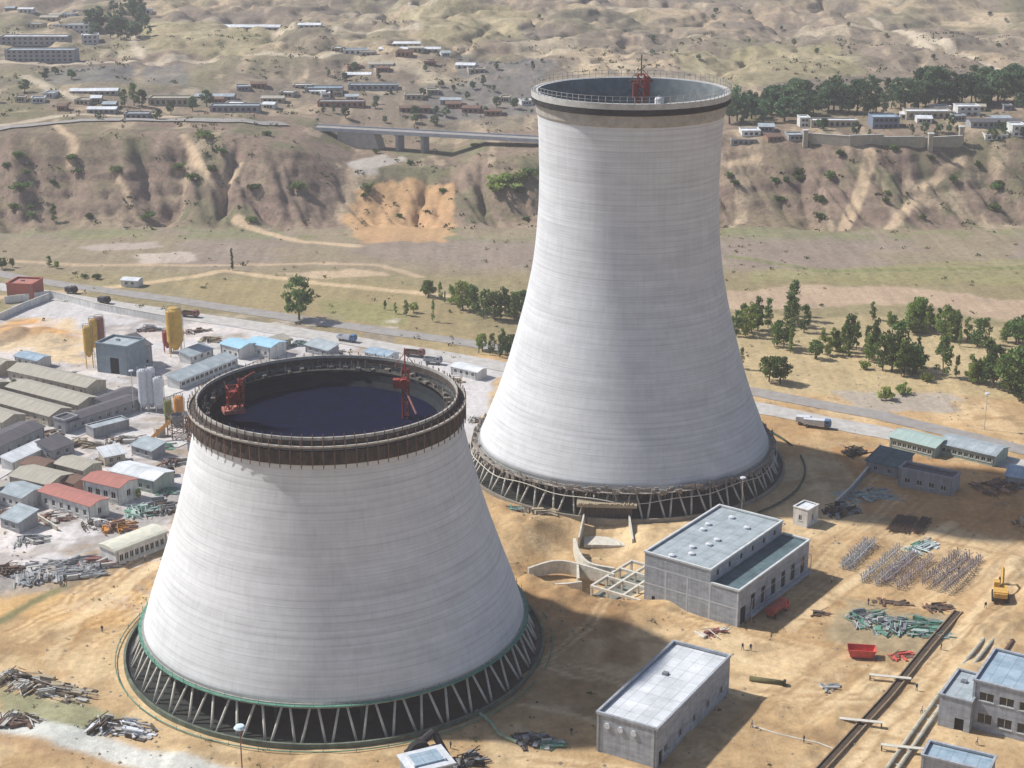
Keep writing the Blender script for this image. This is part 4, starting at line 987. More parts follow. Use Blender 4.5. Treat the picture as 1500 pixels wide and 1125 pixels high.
m = MB(); lattice(m, 0, 0, -.3, 6.5, 2.3, .16, 2.2); lattice(m, 4.6, .8, -.3, 4.6, 1.4, .14, 2.2); m.build('frame', steel_rust, t)
m = MB(); m.lathe([(.4, 2.6), (2.0, 5.2), (2.0, 6.9), (1.9, 6.9)], 10); m.lathe([(.3, 2.2), (1.3, 3.8), (1.3, 4.8)], 10, (4.6, .8, 0)); m.build('hopper', steel_grey, t)
m = MB(); m.tube((-9.5, -1.5, .6), (-.5, 0, 6.2), .55, n=4); m.build('conveyor', steel_orange, t)
m = MB(); m.cbox((-4.5, 3.0, 1.2), (2.8, 2.2, 3.0)); m.build('control_cabin', wall_beige, t)

# ------------------------------------------------------------------ inlet works between the towers
g = G(842, 706, -2.2)
t = empty('inlet_culvert', (g.x, g.y, -2.4), math.radians(-4), 'board-roofed concrete inlet box against the foot of the tall tower with a dark open front', 'culvert')
MB().box(-7.6, 7.6, 0.5, 7.4, 6.3, 7.0).build('roof_slab', wood, t)
m = MB(); m.box(-6.4, -5.6, 1.0, 7.2, -.6, 6.298); m.box(5.6, 6.4, 1.0, 7.2, -.6, 6.298); m.box(-5.6, 5.6, 6.6, 7.2, -.6, 6.298); m.build('side_wall', dark_wood, t)
m = MB()
for i in range(9): m.box(-5.2+i*1.25, -4.9+i*1.25, .8, 1.1, -.6, 6.298)
m.box(-5.6, 5.6, 1.35, 1.6, -.6, 6.29); m.build('shuttering', dark_wood, t)
m = MB()
for i in range(28):
    rr = random.Random(i); m.box(-7.2+i*.5, -6.9+i*.5, .3+rr.random()*.4, .9+rr.random(), 7.003, 7.10+rr.random()*.3)
m.build('stacked_boards', wood, t)
MB().box(-5.4, 5.4, -9, .6, -.6, .25).build('apron', pale_concrete, t)
for s_ in (-1, 1):
    m = MB(); vs = [(s_*5.5, .4, 0), (s_*5.9, .4, 0), (s_*6.9, -9.2, 0), (s_*6.5, -9.2, 0)]
    top = [(s_*5.5, .4, 4.6), (s_*5.9, .4, 4.6), (s_*6.9, -9.2, 2.2), (s_*6.5, -9.2, 2.2)]
    m.add([(v[0], v[1], -.6) for v in vs]+top, [(0, 3, 2, 1), (4, 5, 6, 7), (0, 1, 5, 4), (1, 2, 6, 5), (2, 3, 7, 6), (3, 0, 4, 7)]); m.build('wing_wall', pale_concrete, t)
# open concrete cells in front of the pump house
A = G(818, 768, -.3); B = G(880, 771, -.3); C_ = G(880, 741, -.3)
t = empty('water_channel', (lo_[0], lo_[1], -2.6), rz_, 'grid of pale concrete channel beams against the left end wall of the two-tier building', 'channel')
m = MB()
YW = D1*.48
for i, y in enumerate((-1.0, YW*.33, YW*.68, YW)): m.box(-13.5, -.25, y-.28, y+.28, 2.2, 2.8)
for i, x in enumerate((-13.5, -9.2, -4.9)): m.box(x-.28, x+.28, -1.3, YW+.3, 2.203, 2.83)
m.build('beams', pale_concrete, t)
for x in (-13.5, -9.2, -4.9, -.5):
    for y in (-1.0, YW*.33, YW*.68, YW): MB().box(x-.24, x+.24, y-.24, y+.24, -.4, 2.198).build('post', pale_concrete, t)
MB().box(-13.2, -.25, -.9, YW-.2, -.3, .35).build('channel_floor', pm('damp_floor', (.24, .25, .22), (.15, .16, .14), .5), t)
def curved_wall(name, pts, h, th, mat, label, cat='retaining wall', zb=-2.2):
    P = [G(p[0], p[1], zb+h) for p in pts]; t = empty(name, (P[0].x, P[0].y, zb), 0, label, cat); o = P[0]; m = MB(); Q = []
    for i in range(len(P)-1):
        p0, p1, p2, p3 = P[max(0, i-1)], P[i], P[i+1], P[min(len(P)-1, i+2)]
        for k in range(6):
            s = k/6; Q.append(.5*((2*p1)+(-p0+p2)*s+(2*p0-5*p1+4*p2-p3)*s*s+(-p0+3*p1-3*p2+p3)*s**3))
    Q.append(P[-1]); n = len(Q); L0 = []; L1_ = []
    for i, q in enumerate(Q):
        d = Q[min(i+1, n-1)]-Q[max(0, i-1)]; d.z = 0; d.normalize(); nn = Vector((-d.y, d.x, 0))*th/2
        L0.append(q+nn-o); L1_.append(q-nn-o)
    vs = [];
    for a, b_ in zip(L0, L1_): vs += [(a.x, a.y, -.5), (b_.x, b_.y, -.5), (b_.x, b_.y, h), (a.x, a.y, h)]
    fs = []
    for i in range(n-1):
        a = i*4; b_ = a+4
        for k in range(4): fs.append((a+k, a+(k+1) % 4, b_+(k+1) % 4, b_+k))
    fs += [(0, 1, 2, 3), (n*4-1, n*4-2, n*4-3, n*4-4)]
    m.add(vs, fs).build('wall_panel', mat, t)
    return t
curved_wall('channel_wall', [(766, 742), (790, 735), (812, 737), (850, 748)], 2.8, .6, pale_concrete, 'curved pale channel wall joining the front tower basin to the inlet works, farther of two')
curved_wall('channel_wall', [(766, 752), (785, 757), (803, 757), (818, 755)], 2.0, .6, pale_concrete, 'curved pale channel wall, nearer of two below the excavated bank')
curved_wall('channel_wall', [(811, 713), (815, 726), (826, 737), (850, 742)], 2.8, .7, pale_concrete, 'pale sweeping side wall left of the inlet apron')
curved_wall('channel_wall', [(814, 736), (815, 752)], 2.6, .5, pale_concrete, 'short straight divider wall across the channel')

# ------------------------------------------------------------------ stacks, bundles, debris
def debris(px, py, L_, W_, n, mats, label, rz=0, h=1.5, cat='debris', name='debris_pile', seed=1):
    g = G(px, py); g.z = tz(g.x, g.y)-.05; t = empty(name, g, rz, label, cat); rr = random.Random(seed)
    for mi, mt in enumerate(mats):
        m = MB()
        for k in range(n//len(mats)):
            x = (rr.random()-.5)*L_; y = (rr.random()-.5)*W_
            hh = h*max(.15, 1-(2*x/L_)**2)*rr.random()
            ang = (0 if x*1.3+y > -L_*.15 else 1.57)+(rr.random()-.5)*(.25 if rr.random() < .7 else 1.6)
            if rr.random() < .33:
                l = 1.2+3.8*rr.random(); d = Vector((math.cos(ang)*l/2, math.sin(ang)*l/2, (rr.random()-.5)*.6)); c = Vector((x, y, .1+hh))
                m.tube(c-d, c+d, .07+.1*rr.random(), n=4)
            else: m.cbox((x, y, hh*.5+.1), (1.0+2.6*rr.random(), .25+.9*rr.random()**2, .12+(hh*.9 if rr.random() < .35 else .1)), ang)
        m.build(['timber', 'offcuts', 'sheet'][mi % 3], mt, t)
    return t
debris(1098, 793, 9, 6, 90, [steel_grey, concrete, green_net], 'heap of grey and green offcuts, left part of the littered patch', .3, 2.2, seed=2)
debris(1138, 801, 16, 9, 150, [steel_grey, green_net, wall_green], 'wide scatter of green netting and grey steel, right part of the littered patch', -.2, 1.6, seed=3)
debris(768, 912, 6, 4, 60, [dark_wood, steel_grey], 'dark heap of timber on the sand left of the white-roofed building', .2, 1.6, seed=4)
debris(787, 915, 3.5, 2.5, 30, [green_net, concrete], 'small pale and green heap right beside the dark timber heap', .2, 1.2, seed=5)
debris(300, 862, 18, 6, 150, [wood, dark_wood, concrete], 'jumbled stack of pale boards at the lower left of the site', -.35, 2.0, seed=6)
debris(266, 852, 9, 5, 80, [dark_wood, wood, concrete], 'second jumble of boards further left with dark gaps', -.3, 2.0, seed=16)
debris(366, 900, 14, 5, 120, [steel_white, concrete, dark_wood], 'stack of white steel and boards in front of the left side of the front tower', -.3, 1.8, seed=7)
debris(268, 893, 9, 3.5, 80, [roof_brown, concrete, dark_wood], 'dark narrow stack of formwork beside the white path', -.3, 1.6, seed=8)
debris(306, 746, 20, 12, 240, [steel_grey, wall_grey, concrete], 'broad grey laydown heap of scaffold tubes below the long cream-roofed hut', .3, 1.4, seed=9)
debris(346, 738, 12, 7, 110, [steel_grey, steel_maroon, concrete], 'smaller grey heap of tubes nearest the cream-roofed hut', .3, 1.5, seed=19)
debris(258, 746, 7, 5, 60, [dark_wood, steel_rust], 'dark heap at the left end of the grey laydown', .3, 1.6, seed=10)
debris(366, 704, 8, 5, 70, [steel_rust, wall_brick, steel_orange], 'rust-orange heap behind the long cream-roofed hut', .3, 2.2, seed=11)
debris(390, 688, 9, 7, 70, [green_net, wall_green, roof_green], 'green netting heap right of the red-roofed houses', .3, 2.0, seed=12)
debris(408, 684, 7, 8, 70, [steel_grey, dark_wood], 'dark grey heap against the left side of the front tower', .3, 2.4, seed=13)
debris(305, 694, 9, 5, 70, [steel_maroon, wall_brick, concrete], 'pinkish rubble heap in front of the nearer red-roofed house', .3, 1.4, seed=14)
debris(1095, 672, 15, 8, 110, [wall_green, concrete, steel_grey], 'pale grey-green rubble below the slanting low dark wall', .2, 1.0, seed=15)
debris(1072, 688, 9, 5, 90, [rubber, dark_wood, steel_grey], 'black heap of machine parts right beside the white cabin', .3, 2.6, seed=17)
debris(1085, 631, 6, 4, 50, [dark_wood, rubber], 'dark heap on the sand left of the roadside sheds', .3, 2.2, seed=18)
debris(945, 806, 7, 2, 30, [pale_concrete, steel_maroon], 'pale planks leaning below the two-tier building', .5, 1.0, seed=20)
debris(1222, 668, 12, 8, 80, [steel_rust, wall_brick, dark_wood], 'rusty scatter on the shaded ground right of the two-window building', .5, 1.0, seed=21)
debris(1165, 782, 5, 2.5, 40, [steel_rust, dark_wood], 'rusty heap at the upper end of the long trench', .2, 1.0, seed=22)
debris(1118, 776, 8, 1.6, 30, [steel_rust, dark_wood], 'row of rusty bars above the littered patch', -.2, .6, seed=23)
debris(1050, 787, 3, 2, 16, [dark_wood, steel_rust], 'tiny dark heap between the two-tier building and the littered patch', -.2, .8, seed=24)
debris(880, 668-0, 5, 3, 30, [concrete, dark_wood], 'pale offcuts at the foot of the tall tower behind the two-tier building', 0, 1, seed=25)
debris(775, 692, 8, 4, 60, [wood, dark_wood], 'boards scattered on the bank below the tall tower', 0, .8, seed=26)
debris(1250, 700, 7, 5, 40, [steel_rust, wood], 'rust coloured heap on the far right bank', 0, 1.4, seed=27)
debris(715, 598, 5, 3, 40, [concrete, dark_wood], 'pale rubble between the two towers', 0, 1.2, seed=28)

rc = random.Random(55)
CL = [(285, 628, 'between the dark purple-roofed shed and the lean-to'), (330, 622, 'on the lane below the grey-green container'), (370, 618, 'right of the grey-green container'), (420, 640, 'by the left rim of the front tower'),
      (405, 625, 'left of the tower rim, near the mixer'), (270, 640, 'behind the plain beige hut'), (318, 555, 'at the right end of the first barrack row'), (455, 520, 'left of the light blue sheds'),
      (440, 512, 'on the yard right of the ochre silo'), (395, 510, 'on the yard left of the ochre silo'), (545, 524, 'beside the road behind the front tower'), (574, 532, 'on the verge just above the front tower rim'),
      (620, 545, 'on the verge above the right of the front tower rim'), (690, 560, 'on the pale verge between the towers'), (348, 640, 'behind the farther red-roofed house'), (262, 690, 'below the grey-roofed hut'),
      (415, 668, 'against the left flank of the front tower'), (345, 700, 'on the pale pad left of the rust-orange heap'), (280, 716, 'on the pale pad at the left'), (235, 610, 'past the left end of the dark purple shed'),
      (300, 612, 'between the barracks and the dark purple shed'), (705, 650, 'at the tall tower foot, left'), (750, 690, 'on the bank between the two towers'), (1005, 700, 'on the sand right of the two-tier building'), (1060, 860, 'on the open sand right of the olive tube')]
for i, (px, py, wh) in enumerate(CL):
    ms = [(steel_grey, concrete), (dark_wood, wood), (steel_rust, concrete), (roof_brown, steel_grey), (green_net, steel_grey), (wall_white, dark_wood)][i % 6]
    nm = ['grey offcuts', 'dark and pale boards', 'rusty steel and concrete', 'brown sheet and grey steel', 'green netting and steel', 'white and dark panels'][i % 6]
    big = i < 22
    debris(px, py, rc.uniform(5, 12) if big else 3, rc.uniform(3, 6) if big else 2, 60 if big else 16, ms, 'low heap of '+nm+' '+wh, rc.uniform(-.6, .6), rc.uniform(.9, 2.0) if big else .8, seed=60+i)

def rack(px0, px1, rows, depth, label, mat, seed, h=2.0):
    a = G(*px0); b_ = G(*px1); d = b_-a; L_ = d.length; rz = math.atan2(d.y, d.x); a.z = max(tz(a.x, a.y), tz(b_.x, b_.y), tz((a.x+b_.x)/2, (a.y+b_.y)/2))-.1
    t = empty('steel_rack', a, rz, label, 'steel stack', 'rows of scaffold steel on the yard'); rr = random.Random(seed)
    m = MB(); n = int(L_/.95)
    for j in range(rows):
        y = depth*j/max(1, rows-1)
        for k in range(n):
            x = L_*k/n
            m.tube((x, y-.2, 0), (x+.6*(rr.random()-.5), y+.3*rr.random(), h*(1.0+.35*rr.random())), .12, n=4); m.tube((x, y-1.2, 0), (x+.5*(rr.random()-.5), y+1.0, h*(.7+.5*rr.random())), .08, n=4); m.tube((x+.4, y+.9, 0), (x+.4+.5*(rr.random()-.5), y-.9, h*(.8+.3*rr.random())), .07, n=4); m.tube((x, y-.9, .1+h*.8*rr.random()), (x+2.0, y-.9+1.8*rr.random(), .2+h*.6*rr.random()), .06, n=4)
        for z in (.5, h*.75): m.tube((0, y, z), (L_, y, z), .06, n=4)
    m.build('bars', mat, t)
    return t
rack((1078, 745), (1104, 719), 2, 1.6, 'short double row of grey scaffold frames, leftmost of the steel rows', pm('galvanised', (.46, .47, .49), (.30, .31, .33), 1), 1, 1.9)
rack((1105, 760), (1142, 728), 2, 3.4, 'middle grey row of scaffold frames beside the pale path of planks', MATS['galvanised'], 2)
rack((1126, 763), (1160, 735), 2, 3.4, 'grey-mauve row of scaffold frames with green netting at its top end', pm('mauve_steel', (.42, .37, .38), (.26, .22, .23)), 3)
rack((1172, 768), (1208, 738), 3, 5.5, 'widest block of dark scaffold frames, rightmost of the steel rows', pm('dark_steel', (.40, .35, .34), (.22, .19, .19)), 4)
debris(1150, 722, 9, 5, 60, [green_net, wall_green, steel_white], 'loose green netting at the top of the steel rows', .7, .8, seed=31)
m_ = pm('rebar', (.13, .08, .06), (.07, .05, .04), 2)
for i, (px, py, lab) in enumerate(((1126, 700, 'left'), (1137, 701, 'middle'), (1150, 702, 'right'))):
    g = G(px, py); g.z = tz(g.x, g.y); t = empty('rebar_bundle', g, math.radians(62), 'flat dark bundle of bars on bearers, %s of three below the shaded buildings' % lab, 'steel bars', 'dark bar bundles')
    m = MB(); rr = random.Random(i)
    for k in range(16): m.tube((-6+rr.random(), -1.2+k*.16, .55+.2*rr.random()), (6-rr.random(), -1.2+k*.16+.1*rr.random(), .5+.2*rr.random()), .09, n=4)
    m.build('bars', m_, t)
    m = MB()
    for x in (-4, 0, 4): m.box(x-.15, x+.15, -1.5, 1.5, -.1, .4)
    m.build('bearer', wood, t)
g0 = G(982, 852); t = empty('steel_tube', g0, 0, 'dark olive steel tube lying on the sand right of the white-roofed building', 'pipe')
g1 = G(1016, 857)-g0
MB().tube((0, 0, .5), (g1.x, g1.y, .5), .55, n=14).build('tube', pm('olive_steel', (.16, .15, .07), (.1, .09, .05)), t, smooth=True)
m = MB(); m.tube((g1.x*.97, g1.y*.97, .5), (g1.x*1.03, g1.y*1.03, .5), .85, n=14); m.build('flange', rubber, t)

# red skip, red tank trailer, blue things
g = G(1091, 829); t = empty('red_skip', g, math.radians(-8), 'bright red open-topped steel skip on the sand below the littered patch', 'skip')
m = MB(); b0 = [(-2.3, -1.1, .3), (2.3, -1.1, .3), (2.3, 1.1, .3), (-2.3, 1.1, .3)]; b1 = [(-2.9, -1.5, 2.1), (2.9, -1.5, 2.1), (2.9, 1.5, 2.1), (-2.9, 1.5, 2.1)]
red2 = pm('bright_red', (.66, .12, .09), (.5, .09, .07), 1)
m.add(b0+b1, [(0, 1, 2, 3), (0, 1, 5, 4), (1, 2, 6, 5), (2, 3, 7, 6), (3, 0, 4, 7)]); m.build('tub', red2, t)
m = MB(); m.box(-3, 3, -1.62, -1.48, 2.0, 2.2); m.box(-3, 3, 1.48, 1.62, 2.0, 2.2); m.box(-3.02, -2.88, -1.48, 1.48, 2.0, 2.2); m.box(2.88, 3.02, -1.48, 1.48, 2.0, 2.2); m.build('rim', red2, t)
m = MB(); m.box(-2, -1.6, -1.0, 1.0, -.1, .298); m.box(1.6, 2, -1.0, 1.0, -.1, .298); m.build('skid', steel_rust, t)
debris(1130, 828, 5, 2, 30, [red2, steel_rust], 'small scatter of red sheet right of the red skip', .2, .7, seed=33)

def wheel(t, x, y, r=.5, w=.35, axis='y'):
    m = MB(); m.tube((x, y-w/2, r), (x, y+w/2, r), r, n=16); o = m.build('wheel', rubber, t)
    m = MB(); m.tube((x, y-w/2-.02, r), (x, y+w/2+.02, r), r*.5, n=10); m.build('rim', steel_grey, o)
def truck(px, py, rz, label, cab=blue_paint, bed=steel_grey, L_=7.0, kind='bed', cat='truck', name='truck'):
    g = G(px, py); g.z = tz(g.x, g.y)+(.12 if py < 610 else 0); t = empty(name, g, rz, label, cat)
    MB().box(-L_/2, L_/2, -.45, .45, .65, .95).build('chassis', rubber, t)
    m = MB(); x0 = L_/2-1.9
    m.add([(x0, -1.1, .8), (L_/2, -1.1, .8), (L_/2, 1.1, .8), (x0, 1.1, .8), (x0, -1.1, 2.6), (L_/2-.45, -1.1, 2.6), (L_/2-.45, 1.1, 2.6), (x0, 1.1, 2.6), (L_/2, -1.1, 1.7), (L_/2, 1.1, 1.7)],
          [(0, 3, 2, 1), (4, 5, 6, 7), (0, 1, 8, 5, 4), (3, 7, 6, 9, 2), (0, 4, 7, 3), (1, 2, 9, 8), (8, 9, 6, 5)])
    c = m.build('cab', cab, t)
    m = MB(); m.add([(L_/2-.02, -.95, 1.75), (L_/2-.02, .95, 1.75), (L_/2-.42, .95, 2.5), (L_/2-.42, -.95, 2.5)], [(0, 1, 2, 3)]).build('windscreen', glass, c)
    MB().box(x0+.5, L_/2-.6, -1.12, -1.09, 1.7, 2.4).build('side_window', glass, c)
    MB().box(x0+.5, L_/2-.6, 1.09, 1.12, 1.7, 2.4).build('side_window', glass, c)
    if kind == 'bed':
        m = MB(); xb0, xb1 = -L_/2, x0-.15; m.box(xb0, xb1, -1.2, 1.2, .98, 1.1); m.box(xb0, xb1, -1.25, -1.15, 1.1, 2.0); m.box(xb0, xb1, 1.15, 1.25, 1.1, 2.0); m.box(xb0, xb0+.1, -1.15, 1.15, 1.1, 2.0); m.box(xb1-.1, xb1, -1.15, 1.15, 1.1, 2.2)
        m.build('cargo_bed', bed, t)
    elif kind == 'tank':
        m = MB(); m.tube((-L_/2, 0, 2.0), (x0-.2, 0, 2.0), 1.15, n=20); m.build('tank', bed, t)
    elif kind == 'van':
        MB().box(-L_/2, x0-.002, -1.12, 1.12, .8, 2.5).build('cargo_body', bed, t)
    for x in (-L_/2+1.2, x0+.8):
        for y in (-.95, .95): wheel(t, x, y)
    return t
truck(1009, 787, rz_+math.pi/2, 'red tank truck parked in the shade of the two-tier building', red2, steel_red, 7.5, 'tank')
truck(1048, 605, math.radians(-18), 'white-backed truck with blue cab on the main road right of the tall tower', blue_paint, steel_white, 8.0, 'van')
truck(1035, 602, math.radians(-18), 'small pale van just left of the blue-cab truck on the main road', steel_white, steel_white, 4.6, 'van', 'van', 'van')
truck(589, 521, math.radians(-25), 'blue and white truck on the road behind the front tower', blue_paint, steel_white, 7, 'bed')
truck(655, 536, math.radians(-18), 'maroon truck on the road right above the front tower rim', steel_maroon, roof_brown, 7, 'bed')
truck(673, 543, math.radians(-18), 'grey truck behind the maroon truck on the road between the towers', wall_grey, wall_grey, 6, 'bed')
truck(352, 484, math.radians(-14), 'dark car on the main road behind the camp wall, right one of two', rubber, roof_dark, 4.5, 'van', 'car', 'car')
truck(320, 474, math.radians(-14), 'dark car on the main road behind the camp wall, left one of two', rubber, roof_dark, 4.5, 'van', 'car', 'car')
truck(436, 497, math.radians(-16), 'maroon truck on the main road right of the fat ochre silo', steel_maroon, roof_brown, 6.5, 'bed')
truck(412, 688-36, .3, 'small dark van beside the pale green hut', rubber, roof_dark, 4.8, 'van', 'van', 'van')

# excavator
def digger(px, py, rz, mat, label, sc=1.0, dark_=rubber):
    g = G(px, py); g.z = tz(g.x, g.y); t = empty('excavator', g, rz, label, 'excavator')
    for y in (-1.3, 1.3):
        m = MB(); pts = [(-2.0, .1), (2.0, .1), (2.4, .5), (2.0, .95), (-2.0, .95), (-2.4, .5)]
        vs = [(x, y-.3, z) for x, z in pts]+[(x, y+.3, z) for x, z in pts]; n = 6
        m.add(vs, [tuple(range(n)), tuple(range(n, 2*n))]+[(k, (k+1) % n, n+(k+1) % n, n+k) for k in range(n)]); m.build('track', dark_, t)
    b_ = MB().box(-2.2, 1.6, -1.35, 1.35, 1.15, 2.3); b_.box(-2.6, -2.2, -1.2, 1.2, 1.2, 2.1); b_.lathe([(.9, .9), (.9, 1.2)], 16); b_.build('body', mat, t)
    c = MB().box(.2, 1.7, .25, 1.3, 2.302, 3.3).build('cab', mat, t)
    MB().box(1.70, 1.73, .35, 1.2, 2.35, 3.2).build('cab_window', glass, c)
    m = MB(); m.tube((1.4, -.3, 2.0), (4.2, -.3, 4.6), .32, n=4); m.tube((4.2, -.3, 4.6), (6.0, -.3, 4.0), .30, n=4); m.build('boom', mat, t)
    m = MB(); m.tube((6.0, -.3, 4.1), (6.6, -.3, 1.6), .24, n=4); m.build('arm', mat, t)
    m = MB(); m.add([(6.2, -.8, 1.7), (7.0, -.8, 1.6), (6.9, -.8, .6), (5.9, -.8, .5), (6.2, .2, 1.7), (7.0, .2, 1.6), (6.9, .2, .6), (5.9, .2, .5)], [(0, 1, 2, 3), (7, 6, 5, 4), (1, 5, 6, 2), (2, 6, 7, 3), (0, 4, 5, 1)]); m.build('bucket', steel_rust, t)
    t.scale = (sc, sc, sc); return t
digger(1226, 776, math.radians(75), pm('digger_yellow', (.68, .40, .10), (.5, .3, .08), 1), 'yellow excavator on the sand at the right end of the steel rows', 1.15)
# dark engine house with pale hatch at the foot of the front tower
g = G(672, 945); t = empty('pump_unit', g, math.radians(25), 'dark machine with a pale panelled roof hatch in front of the front tower foot', 'machine')
m = MB(); m.box(-5.5, 2.5, -4.2, 2.2, -.2, 4.2); m.build('housing', wall_grey, t)
m = MB(); m.box(-5.9, 2.9, -4.6, 2.6, 4.202, 4.5); r_ = m.build('roof', steel_white, t)
m = MB(); m.box(-4.3, 1.2, -3.0, 1.0, 4.503, 4.85); m.build('hatch', roof_blue, r_)
m = MB()
for x in (-4.5, 1.4): m.box(x-.15, x+.15, -3.1, 1.1, 4.503, 5.0)
m.build('hatch_frame', steel_white, r_)
m = MB(); m.tube((-1, 3.2, 3.2), (-1, 4.6, 3.2), 2.2, n=20); m.tube((2.2, 3.2, 2.2), (2.2, 4.6, 2.2), 1.4, n=16); m.build('wheel', rubber, t)
m = MB(); m.tube((-3, 5.0, 2.6), (3, 6.4, 5.0), .8, n=10); m.tube((3, 6.4, 5.0), (4.4, 3.0, 1.0), .7, n=10); m.build('exhaust_duct', pm('black_steel', (.06, .055, .06), (.03, .03, .03), 1), t)
m = MB(); m.tube((-1, 3.1, 3.2), (-1, 3.0, 3.2), .7, n=12); m.build('hub', steel_grey, t)
debris(706, 933, 6, 3, 60, [rubber, dark_wood, steel_grey], 'black clutter right beside the dark machine', .3, 1.8, seed=41)
g = G(735, 898); pipe_run('green_hose', [(716, 884), (730, 895), (737, 906), (755, 914)], .35, pm('sage_pipe', (.34, .42, .30), (.24, .3, .2)), 'pale green hose curving from the front tower to the sand', .4, (0,), False, 'hose')

# lamp mast in front
g = G(487, 948); t = empty('floodlight_mast', g, 0, 'tall thin mast with pale flat lamp head in front of the front tower', 'lamp')
m = MB(); m.tube((0, 0, -.3), (0, 0, 10.6), .14, .10, 6); m.build('pole', steel_maroon, t)
m = MB(); m.lathe([(.01, 11.1), (.8, 11.0), (1.1, 10.6), (1.0, 10.4), (.01, 10.4)], 14); m.build('lamp_head', pm('pale_blue_lamp', (.60, .74, .80), (.5, .62, .68)), t)
m = MB(); m.box(-.5, .5, -.5, .5, -.2, .3); m.build('base', concrete, t)
for (px, py, hh, lab) in ((703, 633, 13, 'slender pale lamp mast between the two towers'), (1211, 607, 11, 'thin lamp mast beside the main road at the right'), (478, 447, 0, None), (974, 690, 10, 'lamp mast with white head behind the two-tier building'), (381, 590, 13, 'thin pole left of the three white silos')):
    if not lab: continue
    g = G(px, py); t = empty('lamp_mast', g, 0, lab, 'lamp', 'lamp masts'); MB().tube((0, 0, -.3), (0, 0, hh), .12, .09, 6).build('pole', pale_concrete, t)
    MB().lathe([(.01, hh+.4), (.7, hh+.3), (.8, hh), (.01, hh-.1)], 12).build('lamp_head', steel_white, t)

# ------------------------------------------------------------------ people
def person_mesh(name, shirt, hat, pose=0):
    L_ = .22 if pose else .10
    V_ = [((0, 0, .95), .15), ((0, 0, 1.2), .15), ((0, 0, 1.42), .17), ((0, 0, 1.52), .065), ((0, 0, 1.66), .10), ((0, .01, 1.76), .075),
          ((-.10, 0, .88), .10), ((-.12, L_, .48), .07), ((-.12, L_*.3, .07), .05), ((-.12, L_*.3+.12, .04), .04),
          ((.10, 0, .88), .10), ((.12, -L_*.2, .48), .07), ((.12, -L_, .07), .05), ((.12, -L_+.12, .04), .04),
          ((-.21, 0, 1.40), .06), ((-.26, .02, 1.12), .048), ((-.25, .14, .88), .036), ((-.25, .17, .80), .03),
          ((.21, 0, 1.40), .06), ((.26, -.02, 1.12), .048), ((.25, .10, .88), .036), ((.25, .13, .80), .03)]
    E_ = [(0, 1), (1, 2), (2, 3), (3, 4), (4, 5), (0, 6), (6, 7), (7, 8), (8, 9), (0, 10), (10, 11), (11, 12), (12, 13), (2, 14), (14, 15), (15, 16), (16, 17), (2, 18), (18, 19), (19, 20), (20, 21)]
    me = bpy.data.meshes.new(name); me.from_pydata([v for v, r in V_], E_, []); o = bpy.data.objects.new(name, me); SC.collection.objects.link(o)
    md = o.modifiers.new('s', 'SKIN')
    for i, (v, r) in enumerate(V_): me.skin_vertices[0].data[i].radius = (r, r)
    me.skin_vertices[0].data[0].use_root = True
    md2 = o.modifiers.new('u', 'SUBSURF'); md2.levels = 1
    dg = bpy.context.evaluated_depsgraph_get(); me2 = bpy.data.meshes.new_from_object(o.evaluated_get(dg)); bpy.data.objects.remove(o)
    me2.name = name; me2.materials.clear()
    for mm in (skin_mat, shirt, cloth_dark, hat): me2.materials.append(mm)
    for p in me2.polygons:
        z = p.center.z; p.material_index = 3 if z > 1.70 else 0 if (z > 1.5 or (z < .9 and abs(p.center.x) > .2)) else 1 if z > .92 else 2
    return me2
pmesh = [person_mesh('person', cloth_blue, hat_yellow, 0), person_mesh('person', wall_white, hat_red, 1), person_mesh('person', cloth_dark, hat_yellow, 1)]
for (px, py, k, lab) in ((975, 822, 2, 'dark-clothed worker standing in front of the two-tier building, left of a pair'), (983, 823, 0, 'blue-shirted worker of the pair in front of the two-tier building, on the right'),
                         (984, 898, 1, 'worker in a white shirt on the sand right of the white-roofed building'), (1145, 862, 0, 'blue-shirted worker by the upper plank crossing'), (1169, 822, 2, 'dark-clothed worker beside the trench top'),
                         (1204, 915, 1, 'white-shirted worker between the two right-hand buildings'), (1035, 913, 2, 'dark-clothed worker on the thin kerb line'), (690, 919, 0, 'blue-shirted worker behind the dark machine'), (1062, 757, 1, 'white-shirted worker between the leftmost steel row and the two-tier building'), (1098, 778, 2, 'dark-clothed worker above the littered patch'), (1186, 748, 0, 'blue-shirted worker between the steel rows'), (1016, 722, 1, 'white-shirted worker near the white cabin'), (808, 905, 2, 'dark-clothed worker left of the white-roofed building'), (350, 805, 0, 'blue-shirted worker alone on the sand left of the front tower'), (392, 735, 1, 'white-shirted worker below the long cream-roofed hut'), (1105, 835, 0, 'blue-shirted worker right beside the red skip'), (1212, 784, 2, 'dark-clothed worker below the yellow excavator'), (1150, 885, 1, 'white-shirted worker between trench and pipes')):
    g = G(px, py); o = bpy.data.objects.new('person', pmesh[k]); SC.collection.objects.link(o); o.location = (g.x, g.y, tz(g.x, g.y)); o.rotation_euler = (0, 0, px*.7); tag(o, lab, 'person')

